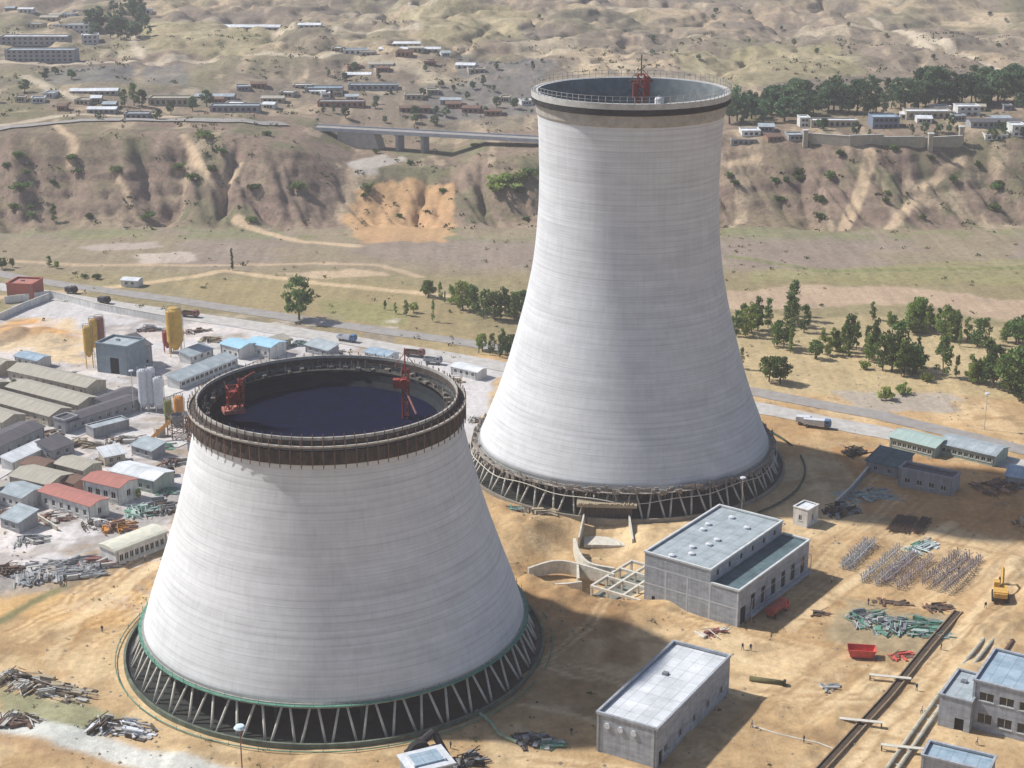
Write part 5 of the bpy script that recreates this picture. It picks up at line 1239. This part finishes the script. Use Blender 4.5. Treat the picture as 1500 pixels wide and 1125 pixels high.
# ------------------------------------------------------------------ trees
def crown_mesh(name, kind, mat, seed):
    rr = random.Random(seed); m = MB(); clumps = []
    if kind == 'round':
        for k in range(36):
            a = rr.random()*6.283; u = rr.uniform(-.75, 1); r = (1-abs(u)**2.2)**.5*rr.uniform(.5, 1)
            clumps.append((r*math.cos(a)*2.7, r*math.sin(a)*2.7, 4.7+u*3.3, rr.uniform(.6, 1.2)))
    elif kind == 'tall':
        for k in range(24):
            z = rr.uniform(1.4, 9.5); w = 1.9*math.sin(min(1, (10.4-z)/5)*1.5)*rr.uniform(.4, 1); a = rr.random()*6.283
            clumps.append((w*math.cos(a), w*math.sin(a), z, rr.uniform(.6, 1.1)))
    elif kind == 'poplar':
        for k in range(22):
            z = 1.6+k*.5; w = .75*math.sin(min(1, (13.4-z)/6)*1.5)*rr.random(); a = rr.random()*6.283
            clumps.append((w*math.cos(a), w*math.sin(a), z, rr.uniform(.5, .85)))
    else:
        for k in range(14):
            a = rr.random()*6.283; r = rr.random()*1.7
            clumps.append((r*math.cos(a), r*math.sin(a), .7+rr.random()*1.5, rr.uniform(.5, .95)))
    for (x, y, z, R_) in clumps:
        for k in range(int(44*R_*R_)+12):
            d = Vector((rr.gauss(0, 1), rr.gauss(0, 1), rr.gauss(0, 1))).normalized()*R_*rr.uniform(.55, 1.08)
            c = Vector((x, y, z))+d*Vector((1, 1, .8)) if False else Vector((x+d.x, y+d.y, z+d.z*.8))
            s = rr.uniform(.14, .30); E3 = Euler((rr.random()*6, rr.random()*6, rr.random()*6)).to_matrix()
            n = len(m.v)
            for (u, v) in ((-s, -s*.6), (s, -s*.6), (s, s*.6), (-s, s*.6)): m.v.append(tuple(c+E3 @ Vector((u, v, 0))))
            m.f.append((n, n+1, n+2, n+3))
    me = bpy.data.meshes.new(name); me.from_pydata(m.v, [], m.f); me.update(); me.materials.append(mat); return me
def trunk_mesh(name, kind, seed):
    rr = random.Random(seed); m = MB(); H_ = {'round': 6.0, 'tall': 8.5, 'poplar': 11.0, 'bush': 1.6}[kind]; r0 = {'round': .28, 'tall': .2, 'poplar': .17, 'bush': .08}[kind]
    p = Vector((0, 0, -.4)); n = 5; prev = r0
    for k in range(n):
        q = Vector((rr.uniform(-.15, .15), rr.uniform(-.15, .15), H_*(k+1)/n)); r = r0*(1-.8*(k+1)/n); m.tube(p, q, prev, r, 6, False)
        if k > 0:
            for j in range(3):
                a = rr.random()*6.283; l = {'round': 2.2, 'tall': 1.2, 'poplar': .6, 'bush': .9}[kind]*rr.uniform(.6, 1)
                m.tube(q, q+Vector((math.cos(a)*l, math.sin(a)*l, l*.7)), r*.55, r*.15, 4, False)
        p = q; prev = r
    me = bpy.data.meshes.new(name); me.from_pydata(m.v, [], m.f); me.update(); me.materials.append(bark); return me
CR = {}
for kind in ('round', 'tall', 'poplar', 'bush'):
    for mi in range(3):
        for v in range(4): CR[kind, mi, v] = crown_mesh('crown', kind, FOL[mi], hash((kind == 'round', kind == 'tall', kind == 'poplar', mi, v)) % 9999)
    for v in range(2): CR[kind, v] = trunk_mesh('trunk', kind, v+5)
HT = {'round': 8.3, 'tall': 10.2, 'poplar': 13.0, 'bush': 2.8}
rt = random.Random(77)
def tree(px, py, hpx, kind, mat, label, group=None, wide=1.0, tr=False, z=None):
    g = GT(px, py) if tr else G(px, py)
    g.z = tz(g.x, g.y)
    dep = g.y*cP+(CAM_H-g.z)*sP; h = hpx*dep/F_PX/.95
    s = h/HT[kind]
    nm = {'round': 'broadleaf_tree', 'tall': 'slender_tree', 'poplar': 'poplar_tree', 'bush': 'bush'}[kind]
    t = empty(nm, g, rt.random()*6.28, label, 'bush' if kind == 'bush' else 'tree', group); v = rt.randrange(4); w = wide*rt.uniform(.85, 1.2)*(.78 if kind == 'tall' and mat < 2 else 1)
    t.scale = (s*w, s*w*rt.uniform(.85, 1.15), s*rt.uniform(.86, 1.12))
    for n_, me_ in (('crown', CR[kind, mat, v]), ('trunk', CR[kind, v % 2])):
        o = bpy.data.objects.new(n_, me_); SC.collection.objects.link(o); o.parent = t
ORD = ['first', 'second', 'third', 'fourth', 'fifth', 'sixth', 'seventh', 'eighth', 'ninth', 'tenth', 'eleventh', 'twelfth', 'thirteenth', 'fourteenth', 'fifteenth', 'sixteenth', 'seventeenth', 'eighteenth', 'nineteenth', 'twentieth']
ORD += ['twenty-'+w for w in ORD[:9]]+['thirtieth']+['thirty-'+w for w in ORD[:9]]+['fortieth']+['forty-'+w for w in ORD[:9]]+['fiftieth']
def trees(lst, phrase, group, tr=False, infill=0):
    rf = random.Random(len(lst)); base = list(lst)
    if infill: lst = [(a_[0], a_[1], a_[2], 'tall' if (a_[3] == 'round' and i_ % 3) else a_[3])+tuple(a_[4:]) for i_, a_ in enumerate(lst)]
    for k in range(infill):
        b_ = rf.choice(base); lst = lst+[(b_[0]+rf.uniform(-7, 7), b_[1]+rf.uniform(-5, 4), b_[2]*rf.uniform(.55, .95), rf.choice(['tall', 'tall', 'poplar', b_[3]]), rf.choice([0, 1, b_[4]]), rf.uniform(.8, 1.2))]
    for i, it in enumerate(sorted(lst)):
        px, py, hp, kind, mat = it[:5]; wd = it[5] if len(it) > 5 else 1.0
        tree(px, py, hp, kind, mat, '%s from the left %s' % (ORD[i]+' '+('bush' if kind == 'bush' else 'poplar' if kind == 'poplar' else 'tree'), phrase), group, wd, tr)
tree(542, 500, 36, 'round', 0, 'lone dark round tree on the brown field behind the front tower', None, 1.25)
tree(477, 452, 22, 'poplar', 0, 'lone thin poplar on the river flat, upper left of the round tree')
tree(303, 404, 17, 'tall', 0, 'dark slender tree at the foot of the left river bank', None, 1.2, True)
trees([(626, 490, 11, 'tall', 0), (636, 494, 13, 'tall', 1), (647, 496, 18, 'tall', 1), (654, 493, 11, 'round', 1), (673, 502, 20, 'tall', 1, .5)], 'in the thin row left of the tall tower', 'thin row of field trees')
trees([(668, 478, 16, 'round', 1), (680, 480, 17, 'round', 1), (691, 484, 19, 'round', 1), (702, 490, 24, 'round', 1), (712, 494, 26, 'tall', 0, 1.5), (722, 498, 30, 'round', 0), (733, 500, 26, 'round', 0), (743, 496, 30, 'tall', 0, 1.2), (752, 500, 28, 'round', 0), (760, 496, 26, 'round', 0)],
      'in the dense clump left of the tall tower', 'clump left of the tall tower', infill=14)
trees([(721, 530, 18, 'round', 1), (731, 533, 22, 'round', 0), (741, 534, 24, 'round', 0), (749, 536, 20, 'round', 0)], 'in the low roadside clump left of the tall tower', 'low clump by the road', infill=5)
trees([(969, 516, 28, 'tall', 0), (976, 512, 30, 'tall', 0), (984, 514, 34, 'tall', 1), (990, 510, 30, 'tall', 0), (1000, 508, 28, 'tall', 0), (1006, 526, 26, 'round', 1), (1015, 528, 30, 'round', 0), (1021, 504, 30, 'tall', 0), (1025, 500, 40, 'poplar', 0, 1.4), (1035, 512, 30, 'tall', 0), (974, 548, 20, 'tall', 0)],
      'in the group right beside the waist of the tall tower', 'group right of the tall tower', infill=9)
trees([(1001, 560, 25, 'round', 0), (1012, 562, 28, 'round', 0)], 'of the pair above the main road, right of the tower', 'pair above the road')
trees([(1046, 538, 18, 'round', 0), (1053, 533, 26, 'tall', 1), (1063, 530, 22, 'tall', 1), (1073, 534, 26, 'tall', 1), (1079, 528, 34, 'tall', 0), (1086, 530, 30, 'tall', 1), (1096, 538, 32, 'tall', 0), (1104, 536, 36, 'round', 0, .8), (1112, 548, 42, 'tall', 0, 1.3), (1121, 550, 40, 'round', 0, .9), (1126, 545, 44, 'tall', 0, 1.3), (1133, 555, 38, 'round', 0, .9), (1141, 553, 36, 'round', 0, .8)],
      'in the middle valley grove right of the tall tower', 'middle grove in the valley', infill=16)
trees([(1102, 500, 20, 'tall', 1), (1118, 506, 16, 'round', 1), (1138, 512, 26, 'round', 1), (1147, 508, 28, 'round', 1), (1157, 510, 26, 'round', 1), (1166, 512, 26, 'round', 1), (1174, 518, 28, 'round', 1), (1184, 520, 30, 'round', 1), (1194, 522, 28, 'round', 1), (1204, 526, 32, 'tall', 0, 1.4), (1212, 524, 26, 'round', 0), (1233, 522, 24, 'round', 0), (1242, 524, 28, 'round', 0)],
      'in the far light-green line behind the middle grove', 'far light-green line', infill=18)
trees([(1170, 555, 40, 'tall', 0), (1184, 556, 26, 'round', 1, .8), (1198, 560, 28, 'tall', 1, 1.4), (1212, 560, 40, 'tall', 0, 1.2), (1220, 566, 46, 'tall', 0, 1.3), (1230, 570, 44, 'round', 0), (1241, 574, 42, 'round', 0), (1248, 578, 44, 'tall', 0, 1.4), (1268, 576, 40, 'round', 0), (1290, 580, 42, 'tall', 0, 1.3), (1318, 584, 38, 'round', 1), (1352, 588, 40, 'tall', 0, 1.3), (1392, 600, 38, 'round', 0), (1440, 610, 40, 'round', 1), (1480, 612, 42, 'tall', 0, 1.3)],
      'in the near dark grove at the right of the valley', 'near grove at the right', infill=14)
trees([(1052, 486, 3, 'bush', 0), (1155, 560, 9, 'bush', 1), (1095, 548, 8, 'bush', 1), (1115, 578, 12, 'bush', 1), (1130, 572, 10, 'bush', 1)], 'among the scattered bushes of the right valley', 'valley bushes')
trees([(327, 586, 12, 'round', 0), (341, 566, 10, 'round', 0), (265, 572, 12, 'round', 0), (300, 636, 10, 'round', 0), (402, 665, 15, 'round', 0), (310, 595, 9, 'round', 0), (386, 675, 9, 'round', 1)], 'among the small trees between the camp huts', 'small camp trees')
trees([(252, 450, 13, 'round', 0), (262, 448, 8, 'round', 0), (298, 447, 11, 'tall', 0, 1.4), (305, 449, 8, 'round', 1), (333, 459, 5, 'bush', 0), (345, 460, 6, 'bush', 0), (230, 452, 12, 'round', 0), (200, 450, 14, 'tall', 0, 1.4), (150, 456, 14, 'round', 1), (90, 452, 16, 'round', 0), (30, 460, 18, 'round', 0)],
      'along the river flat at the far left', 'river flat trees')
# bushes on the slopes
rs = random.Random(12)
lst = []
for k in range(34): lst.append((rs.uniform(250, 770), rs.uniform(318, 408), rs.uniform(4, 8), 'bush', 0, rs.uniform(1, 1.6)))
trees(lst, 'on the river bank left of the tall tower', 'bank bushes', True)
lst = [(960+rs.random()*290, rs.uniform(335, 408), rs.uniform(4, 8), 'bush', 0, 1.2) for k in range(22)]
trees(lst, 'on the river bank right of the tall tower', 'right bank bushes', True)
trees([(733, 376, 12, 'bush', 1, 1.3), (745, 372, 16, 'bush', 1, 1.5), (757, 368, 13, 'bush', 1, 1.3), (769, 362, 10, 'bush', 0, 1.3)], 'in the green thicket on the bank beside the tower', 'green thicket', True)
# tree belts on the plateau
rs = random.Random(5); lst = []
for k in range(46):
    px = 962+k*6.9+rs.uniform(-2, 2); f_ = (px-962)/300
    lst.append((px, 308-f_*22+rs.uniform(-6, 3), rs.uniform(20, 30), rs.choice(['round', 'tall', 'round']), 2, 1.15))
trees(lst, 'in the dark tree belt behind the walled compound', 'plateau tree belt', True)
lst = []
for k in range(36): lst.append((970+k*8.0+rs.uniform(-3, 3), 296-k*.75+rs.uniform(-3, 3), rs.uniform(16, 24), rs.choice(['round', 'tall']), 2, 1.1))
trees(lst, 'in the farther row of the plateau tree belt', 'farther row of tree belt', True)
lst = [(1040+rs.random()*210, rs.uniform(312, 326), rs.uniform(7, 13), rs.choice(['round', 'tall']), 2) for k in range(20)]
trees(lst, 'between the buildings of the walled compound', 'compound trees', True)
lst = [(rs.uniform(336, 400), rs.uniform(196, 234), rs.uniform(10, 17), rs.choice(['round', 'tall']), 2, 1.2) for k in range(34)]
trees(lst, 'in the grove right of the white town block', 'upper left grove', True)
lst = [(rs.uniform(60, 345), rs.uniform(250, 300), rs.uniform(7, 12), 'round', 2, 1.2) for k in range(16)]
trees(lst, 'scattered by the lower town road at the left', 'lower town trees', True)
trees([(372, 292, 18, 'tall', 0, 1.3), (381, 291, 24, 'tall', 0, 1.4), (389, 293, 16, 'round', 2), (438, 296, 14, 'round', 2), (452, 292, 16, 'round', 2), (417, 300, 12, 'round', 2), (404, 305, 11, 'round', 2), (346, 305, 8, 'round', 2)], 'around the village on the plateau edge', 'village trees', True)
lst = [(rs.uniform(560, 775), rs.uniform(255, 312), rs.uniform(5, 11), rs.choice(['round', 'tall']), 2, 1.2) for k in range(34)]
trees(lst, 'scattered behind the bridge left of the tall tower', 'trees behind the bridge', True)
lst = [(rs.uniform(740, 1240), rs.uniform(196, 252), rs.uniform(3, 6), 'round', 2, 1.3) for k in range(22)]
trees(lst, 'dotted over the brown hills at the upper right', 'hill trees', True)
lst = [(rs.uniform(1250, 1500), rs.uniform(250, 300), rs.uniform(14, 24), 'round', 2, 1.2) for k in range(22)]
trees(lst, 'in the belt continuing at the far right', 'far right belt', True)
lst = [(rs.uniform(0, 240), rs.uniform(190, 245), rs.uniform(7, 13), 'round', 2, 1.2) for k in range(20)]
trees(lst, 'among the town blocks at the far upper left', 'far town trees', True)

# ------------------------------------------------------------------ plateau: bridge, compound, town
def far_building(px, py, wpx, hpx, dm, rz, label, wm, rm, roof='flat', nf=5, floors=1, cat='building', name='town_building', group=None):
    g = GT(px, py); dep = g.y*cP+(CAM_H-g.z)*sP; L_ = wpx*dep/F_PX; H = max(2.6, hpx*dep/F_PX)
    z = min(tz(g.x, g.y), tz(g.x+L_*math.cos(rz), g.y+L_*math.sin(rz)))
    fh = H/floors; wins = []
    for f in range(floors): wins += rowwins(L_, nf, 1.6, f*fh+fh*.3, f*fh+fh*.78)
    building(name, (g.x, g.y), rz, L_, dm, H, label, cat, wm, rm, roof, {'front': wins}, z0=z, parts=False, parapet=.4, pitch=.2, group=group)
FB = [
 (301, 213, 42, 9, 14, 0, 'pale three-storey town block, topmost white building at the upper left', wall_white, roof_grey, 'flat', 8, 2),
 (330, 230, 16, 8, 12, .2, 'short pale block just right of the dark-windowed row in the upper left town', wall_white, roof_white, 'flat', 3, 2),
 (250, 232, 66, 8, 12, 0, 'long pale block with two bright roof lines at the left edge of the town', wall_grey, roof_white, 'flat', 12, 2),
 (255, 247, 68, 11, 12, 0, 'long grey-violet block below the bright-roofed one in the left town', wall_grey, roof_grey, 'flat', 12, 3),
 (283, 200, 18, 4, 10, 0, 'small white shed above the topmost white building', wall_white, roof_white, 'flat', 3, 1),
 (455, 211, 68, 3.2, 12, -.05, 'very long low shed with bright white roof on the upper field', wall_grey, roof_white, 'gable', 12, 1),
 (541, 216, 22, 3, 9, 0, 'small white-roofed shed right of the very long upper shed', wall_white, roof_white, 'gable', 4, 1),
 (378, 197, 10, 5, 9, 0, 'small white house by the grove, left of two', wall_white, roof_white, 'flat', 2, 1),
 (388, 199, 9, 5, 9, 0, 'small white house by the grove, right of two', wall_white, roof_white, 'flat', 2, 1),
 (318, 279, 46, 4, 9, .05, 'long white-roofed farmhouse at the left of the plateau village', wall_beige, roof_white, 'gable', 8, 1),
 (335, 298, 28, 4, 8, 0, 'white-roofed hut in front of the village at the plateau edge', wall_grey, roof_white, 'gable', 5, 1),
 (395, 291, 40, 8, 10, 0, 'tan walled village house with small dark windows', wall_beige, roof_beige, 'flat', 7, 1),
 (440, 283, 38, 5, 9, -.02, 'pale blue-grey roofed village house right of the tan house', wall_grey, roof_grey, 'gable', 6, 1),
 (455, 297, 48, 7, 9, 0, 'long violet-grey house nearest the plateau edge', wall_grey, roof_grey, 'flat', 8, 1),
 (505, 287, 22, 5, 8, 0, 'beige village house at the middle of the plateau edge', wall_beige, roof_beige, 'gable', 4, 1),
 (371, 303, 24, 4, 8, 0, 'grey hut below the two slender village trees', wall_grey, roof_grey, 'flat', 4, 1),
 (616, 232, 44, 3, 9, 0, 'white strip-roofed shed in the upper middle, higher one', wall_beige, roof_white, 'gable', 8, 1),
 (620, 238, 60, 3.4, 9, 0, 'white strip-roofed shed in the upper middle, lower one', wall_beige, roof_white, 'gable', 9, 1),
 (586, 265, 26, 4, 9, 0, 'grey-white shed left of the strip-roofed sheds row', wall_grey, roof_white, 'gable', 5, 1),
 (590, 276, 48, 5, 9, 0, 'long grey house above the bridge with white roof edge', wall_grey, roof_grey, 'flat', 8, 1),
 (548, 278, 36, 7, 10, 0, 'grey house at the left end of the long grey house above the bridge', wall_grey, roof_blue, 'flat', 6, 1),
 (585, 240, 24, 5, 10, 0, 'pale house left of the strip-roofed sheds', wall_white, roof_grey, 'flat', 4, 1),
 (560, 292, 46, 6, 8, 0, 'low brick row with grey roof behind the bridge rail', wall_brick, roof_grey, 'flat', 8, 1),
 (640, 297, 30, 5, 8, 0, 'low brown house behind the middle of the bridge', wall_brick, roof_brown, 'gable', 5, 1),
 (680, 290, 20, 5, 8, 0, 'low grey house right of the brown house behind the bridge', wall_grey, roof_grey, 'gable', 3, 1),
 (610, 255, 24, 4, 8, .1, 'small pale house above the long grey house', wall_white, roof_beige, 'gable', 4, 1),
 (1102, 314, 26, 11, 12, 0, 'blue-grey building at the centre of the walled compound', pm('slate_blue_wall', (.20, .24, .30), (.15, .18, .24)), roof_blue, 'flat', 5, 2),
 (1031, 312, 10, 9, 9, 0, 'white gatehouse at the left end of the walled compound', wall_white, roof_white, 'flat', 2, 2),
 (1042, 313, 46, 7, 8, 0, 'long pale arcade in the compound, left of the blue-grey building', wall_beige, roof_white, 'flat', 8, 1),
 (1135, 305, 44, 8, 10, 0, 'long pale compound building right of the blue-grey one', wall_beige, roof_white, 'flat', 7, 1),
 (1185, 301, 22, 9, 10, 0, 'white compound building at the end of the tree belt', wall_white, roof_white, 'flat', 3, 2),
 (1198, 313, 50, 6, 10, 0, 'dark-roofed long building right of the compound', wall_grey, roof_dark, 'gable', 9, 1),
 (1238, 322, 14, 11, 10, 0, 'white tower-like house at the right end of the compound', wall_white, roof_white, 'flat', 2, 2),
 (1212, 326, 22, 3, 8, 0, 'white low shed on the bank edge right of the compound', wall_white, roof_white, 'flat', 4, 1),
 (1272, 318, 50, 7, 10, 0, 'long pale hall past the right end of the compound', wall_white, roof_grey, 'gable', 8, 1),
 (1350, 312, 42, 7, 10, 0, 'pale house farther right past the compound', wall_beige, roof_beige, 'gable', 6, 1),
 (964, 331, 24, 3, 7, 0, 'white-roofed open shed on the bank just right of the tall tower', wall_grey, roof_white, 'flat', 4, 1),
 (170, 238, 60, 10, 12, 0, 'long grey town block past the left edge of the bright-roofed one', wall_grey, roof_white, 'flat', 10, 3),
 (90, 232, 50, 9, 12, 0, 'pale town block second from the left side', wall_white, roof_grey, 'flat', 8, 2),
 (20, 240, 44, 9, 12, 0, 'pale town block farthest left', wall_white, roof_white, 'flat', 8, 2),
 (180, 290, 50, 5, 10, 0, 'low beige farmhouse by the road at the left', wall_beige, roof_beige, 'gable', 8, 1),
 (60, 286, 52, 5, 10, 0, 'low white farmhouse farther left by the road', wall_white, roof_white, 'gable', 8, 1),
]
for f in FB:
    far_building(*f[:10], nf=f[10], floors=f[11])
rb = random.Random(8)
WM = [(wall_white, roof_white), (wall_beige, roof_beige), (wall_grey, roof_grey), (wall_white, roof_grey), (wall_beige, roof_white), (wall_brick, roof_brown)]
for (x0, x1, y0, y1, n, ph) in ((262, 360, 283, 296, 7, 'in the scatter by the left plateau road'), (452, 600, 268, 300, 11, 'among small houses left of and above the bridge'), (570, 720, 224, 262, 10, 'among small houses below the brown hill'),
                                (252, 330, 196, 226, 7, 'among small houses of the upper left town'), (640, 770, 276, 306, 7, 'among small houses behind the bridge'), (968, 1030, 316, 330, 4, 'among huts between tall tower and compound'), (1120, 1248, 296, 312, 7, 'among small buildings behind the compound wall')):
    for i in range(n):
        wm, rm = rb.choice(WM); px = x0+(x1-x0)*(i+.5*rb.random())/n
        nm = {'wall_white': 'white', 'wall_beige': 'beige', 'wall_grey': 'grey', 'wall_brick': 'brick'}[wm.name]
        far_building(px, rb.uniform(y0, y1), rb.uniform(8, 19), rb.uniform(3, 5.5), rb.uniform(7, 10), rb.uniform(-.25, .25), 'small %s house, %s from the left %s' % (nm, ORD[i], ph), wm, rm, rb.choice(['flat', 'gable']), nf=3, group='small plateau houses')
poly_wall('compound_wall', [(1036, 328), (1080, 330), (1112, 330), (1152, 331), (1189, 332)], 5.0, .8, pm('compound_masonry', (.42, .38, .30), (.32, .29, .23), .5), 'long tan retaining wall with white coping along the front of the walled compound', 'wall', tr=True, coping=wall_white)
for (px, py, lab) in ((1036, 331, 'left'), (1158, 334, 'middle'), (1188, 327, 'right')):
    g = GT(px, py); t = empty('wall_pier', g, 0, 'tall pale square pier on the compound wall, %s of three' % lab, 'pier', 'piers of the compound wall')
    MB().box(-1.1, 1.1, -1.1, 1.1, -2, 7.5).build('shaft', wall_beige, t); MB().box(-1.4, 1.4, -1.4, 1.4, 7.503, 8.0).build('cap', wall_white, t)
# bridge
zA = 24.5
def atz(px, py, z): return G(px, py, z)
a = atz(500, 308, zA); b_ = atz(800, 324, zA); d = b_-a; rz = math.atan2(d.y, d.x); L_ = d.length
t = empty('road_bridge', (a.x, a.y, 0), rz, 'long grey road bridge on wall piers crossing the gully left of the tall tower', 'bridge')
grey_b = pm('bridge_concrete', (.34, .35, .37), (.25, .26, .28), .3)
MB().box(-8, L_+25, -5, 5, zA-1.2, zA-.3).build('deck', grey_b, t)
MB().box(-8, L_+25, -4.6, 4.6, zA-.295, zA-.12).build('carriageway', road2_mat, t)
for y in (-5.15, 4.85): MB().box(-8, L_+25, y, y+.3, zA-1.25, zA+.6).build('parapet', pm('bridge_parapet', (.50, .52, .55), (.38, .4, .43), .3), t)
for px in (627, 655):
    q = atz(px, 330, 20); x = (q-Vector((a.x, a.y, 20))).dot(d.normalized())
    m = MB(); m.box(x-.8, x+.8, -4.2, 4.2, -2, zA-2.0); m.box(x-1.2, x+1.2, -4.8, 4.8, zA-1.998, zA-1.21); m.build('pier', grey_b, t)
q0 = (atz(589, 330, 20)-Vector((a.x, a.y, 20))).dot(d.normalized()); q1 = (atz(618, 330, 20)-Vector((a.x, a.y, 20))).dot(d.normalized())
m = MB(); m.add([(q0-14, -4.6, -1), (q1, -4.6, -1), (q0+6, -4.6, zA-1.22), (q0-14, -4.6, zA-1.22), (q0-14, 4.6, -1), (q1, 4.6, -1), (q0+6, 4.6, zA-1.22), (q0-14, 4.6, zA-1.22)], [(0, 1, 2, 3), (7, 6, 5, 4), (1, 5, 6, 2), (2, 6, 7, 3), (0, 3, 7, 4)])
m.build('abutment', pm('abutment_stone', (.44, .42, .38), (.34, .32, .3), .4), t)

# ------------------------------------------------------------------ loose cover nobody could count: stones on the sand, scrub on the slopes
rg = np.random.RandomState(3)
def scatter(name, mat, n, xr_, yr_, keep, size, kind):
    x = rg.uniform(*xr_, n); y = rg.uniform(*yr_, n); k = keep(x, y); x = x[k]; y = y[k]; z = terrain(x, y); n = len(x)
    sz = size[0]+(size[1]-size[0])*rg.rand(n)**2
    if kind == 'rock': base = np.array([(1, 0, 0), (0, 1, 0), (-1, 0, 0), (0, -1, 0), (0, 0, .8)]); fc = np.array([(0, 1, 4), (1, 2, 4), (2, 3, 4), (3, 0, 4)])
    else: base = None
    if base is not None:
        nv = len(base); V_ = base[None]*sz[:, None, None]*(1+.5*(rg.rand(n, nv, 3)-.5)); F_ = fc
    else:
        q = 7; nv = q*4; c = rg.normal(0, 1, (n, q, 3))*np.array([.55, .55, .22])+np.array([0, 0, .45])
        u = rg.normal(0, 1, (n, q, 3)); u /= np.linalg.norm(u, axis=2, keepdims=True); w = rg.normal(0, 1, (n, q, 3)); w -= u*(u*w).sum(2, keepdims=True); w /= np.linalg.norm(w, axis=2, keepdims=True)
        V_ = np.stack([c-u*.3-w*.25, c+u*.3-w*.25, c+u*.3+w*.25, c-u*.3+w*.25], 2).reshape(n, nv, 3)*sz[:, None, None]; F_ = np.arange(nv).reshape(q, 4)
    V_ = V_+np.stack([x, y, z], 1)[:, None, :]
    F_ = (F_[None]+(np.arange(n)*nv)[:, None, None]).reshape(-1, F_.shape[1]).astype(np.int32)
    me = bpy.data.meshes.new(name); me.vertices.add(n*nv); me.vertices.foreach_set('co', V_.astype(np.float32).ravel())
    me.loops.add(F_.size); me.loops.foreach_set('vertex_index', F_.ravel()); me.polygons.add(len(F_)); me.polygons.foreach_set('loop_start', np.arange(0, F_.size, F_.shape[1], dtype=np.int32))
    me.update(calc_edges=True); me.materials.append(mat); o = bpy.data.objects.new(name, me); SC.collection.objects.link(o); tag(o, kind='stuff'); return o
def off_towers(x, y, r=47): return (np.hypot(x-T1.x, y-T1.y) > r) & (np.hypot(x-T2.x, y-T2.y) > r)
scatter('stones', pm('stone_grey_brown', (.34, .28, .21), (.18, .14, .10), .7), 7000, (-150, 230), (225, 520), lambda x, y: off_towers(x, y) & (vn(x/14, y/14, 201)*vn(x/4, y/4, 202) > .22), (.10, .55), 'rock')
scatter('dry_grass', foliage('dry_scrub_leaves', (.20, .20, .09), (.10, .11, .05)), 1800, (-420, 420), (520, 720), lambda x, y: vn(x/24, y/12, 203)*vn(x/6, y/5, 204) > .30, (.4, 1.3), 'leaf')
scatter('slope_scrub', foliage('slope_scrub_leaves', (.15, .17, .08), (.07, .08, .045)), 9000, (-480, 480), (715, 1150), lambda x, y: vn(x/30, y/26, 205)*vn(x/8, y/8, 206) > .30, (.5, 1.9), 'leaf')
scatter('site_weeds', foliage('weed_leaves', (.16, .20, .08), (.08, .10, .04)), 3000, (-190, 60), (250, 420), lambda x, y: off_towers(x, y, 45) & (vn(x/12, y/12, 207)*vn(x/4, y/4, 208) > .42), (.2, .6), 'leaf')

# ------------------------------------------------------------------ haze: one closed box of thin even air
hz = MB().box(float(xs[0])-5, float(xs[-1])+5, float(ys[0])-5, float(ys[-1])+5, float(Z.min())-1.5, max(float(Z.max()), CAM_H)+6)
ho = hz.build('haze', bpy.data.materials.new('haze_air'), None); tag(ho, kind='stuff')
hm = ho.data.materials[0]; hm.use_nodes = True; hn = hm.node_tree
hn.nodes.remove(hn.nodes['Principled BSDF'])
pv = hn.nodes.new('ShaderNodeVolumePrincipled'); pv.inputs['Color'].default_value = (.86, .87, .95, 1); pv.inputs['Density'].default_value = .00015; pv.inputs['Anisotropy'].default_value = .2
hn.links.new(pv.outputs[0], hn.nodes['Material Output'].inputs['Volume'])
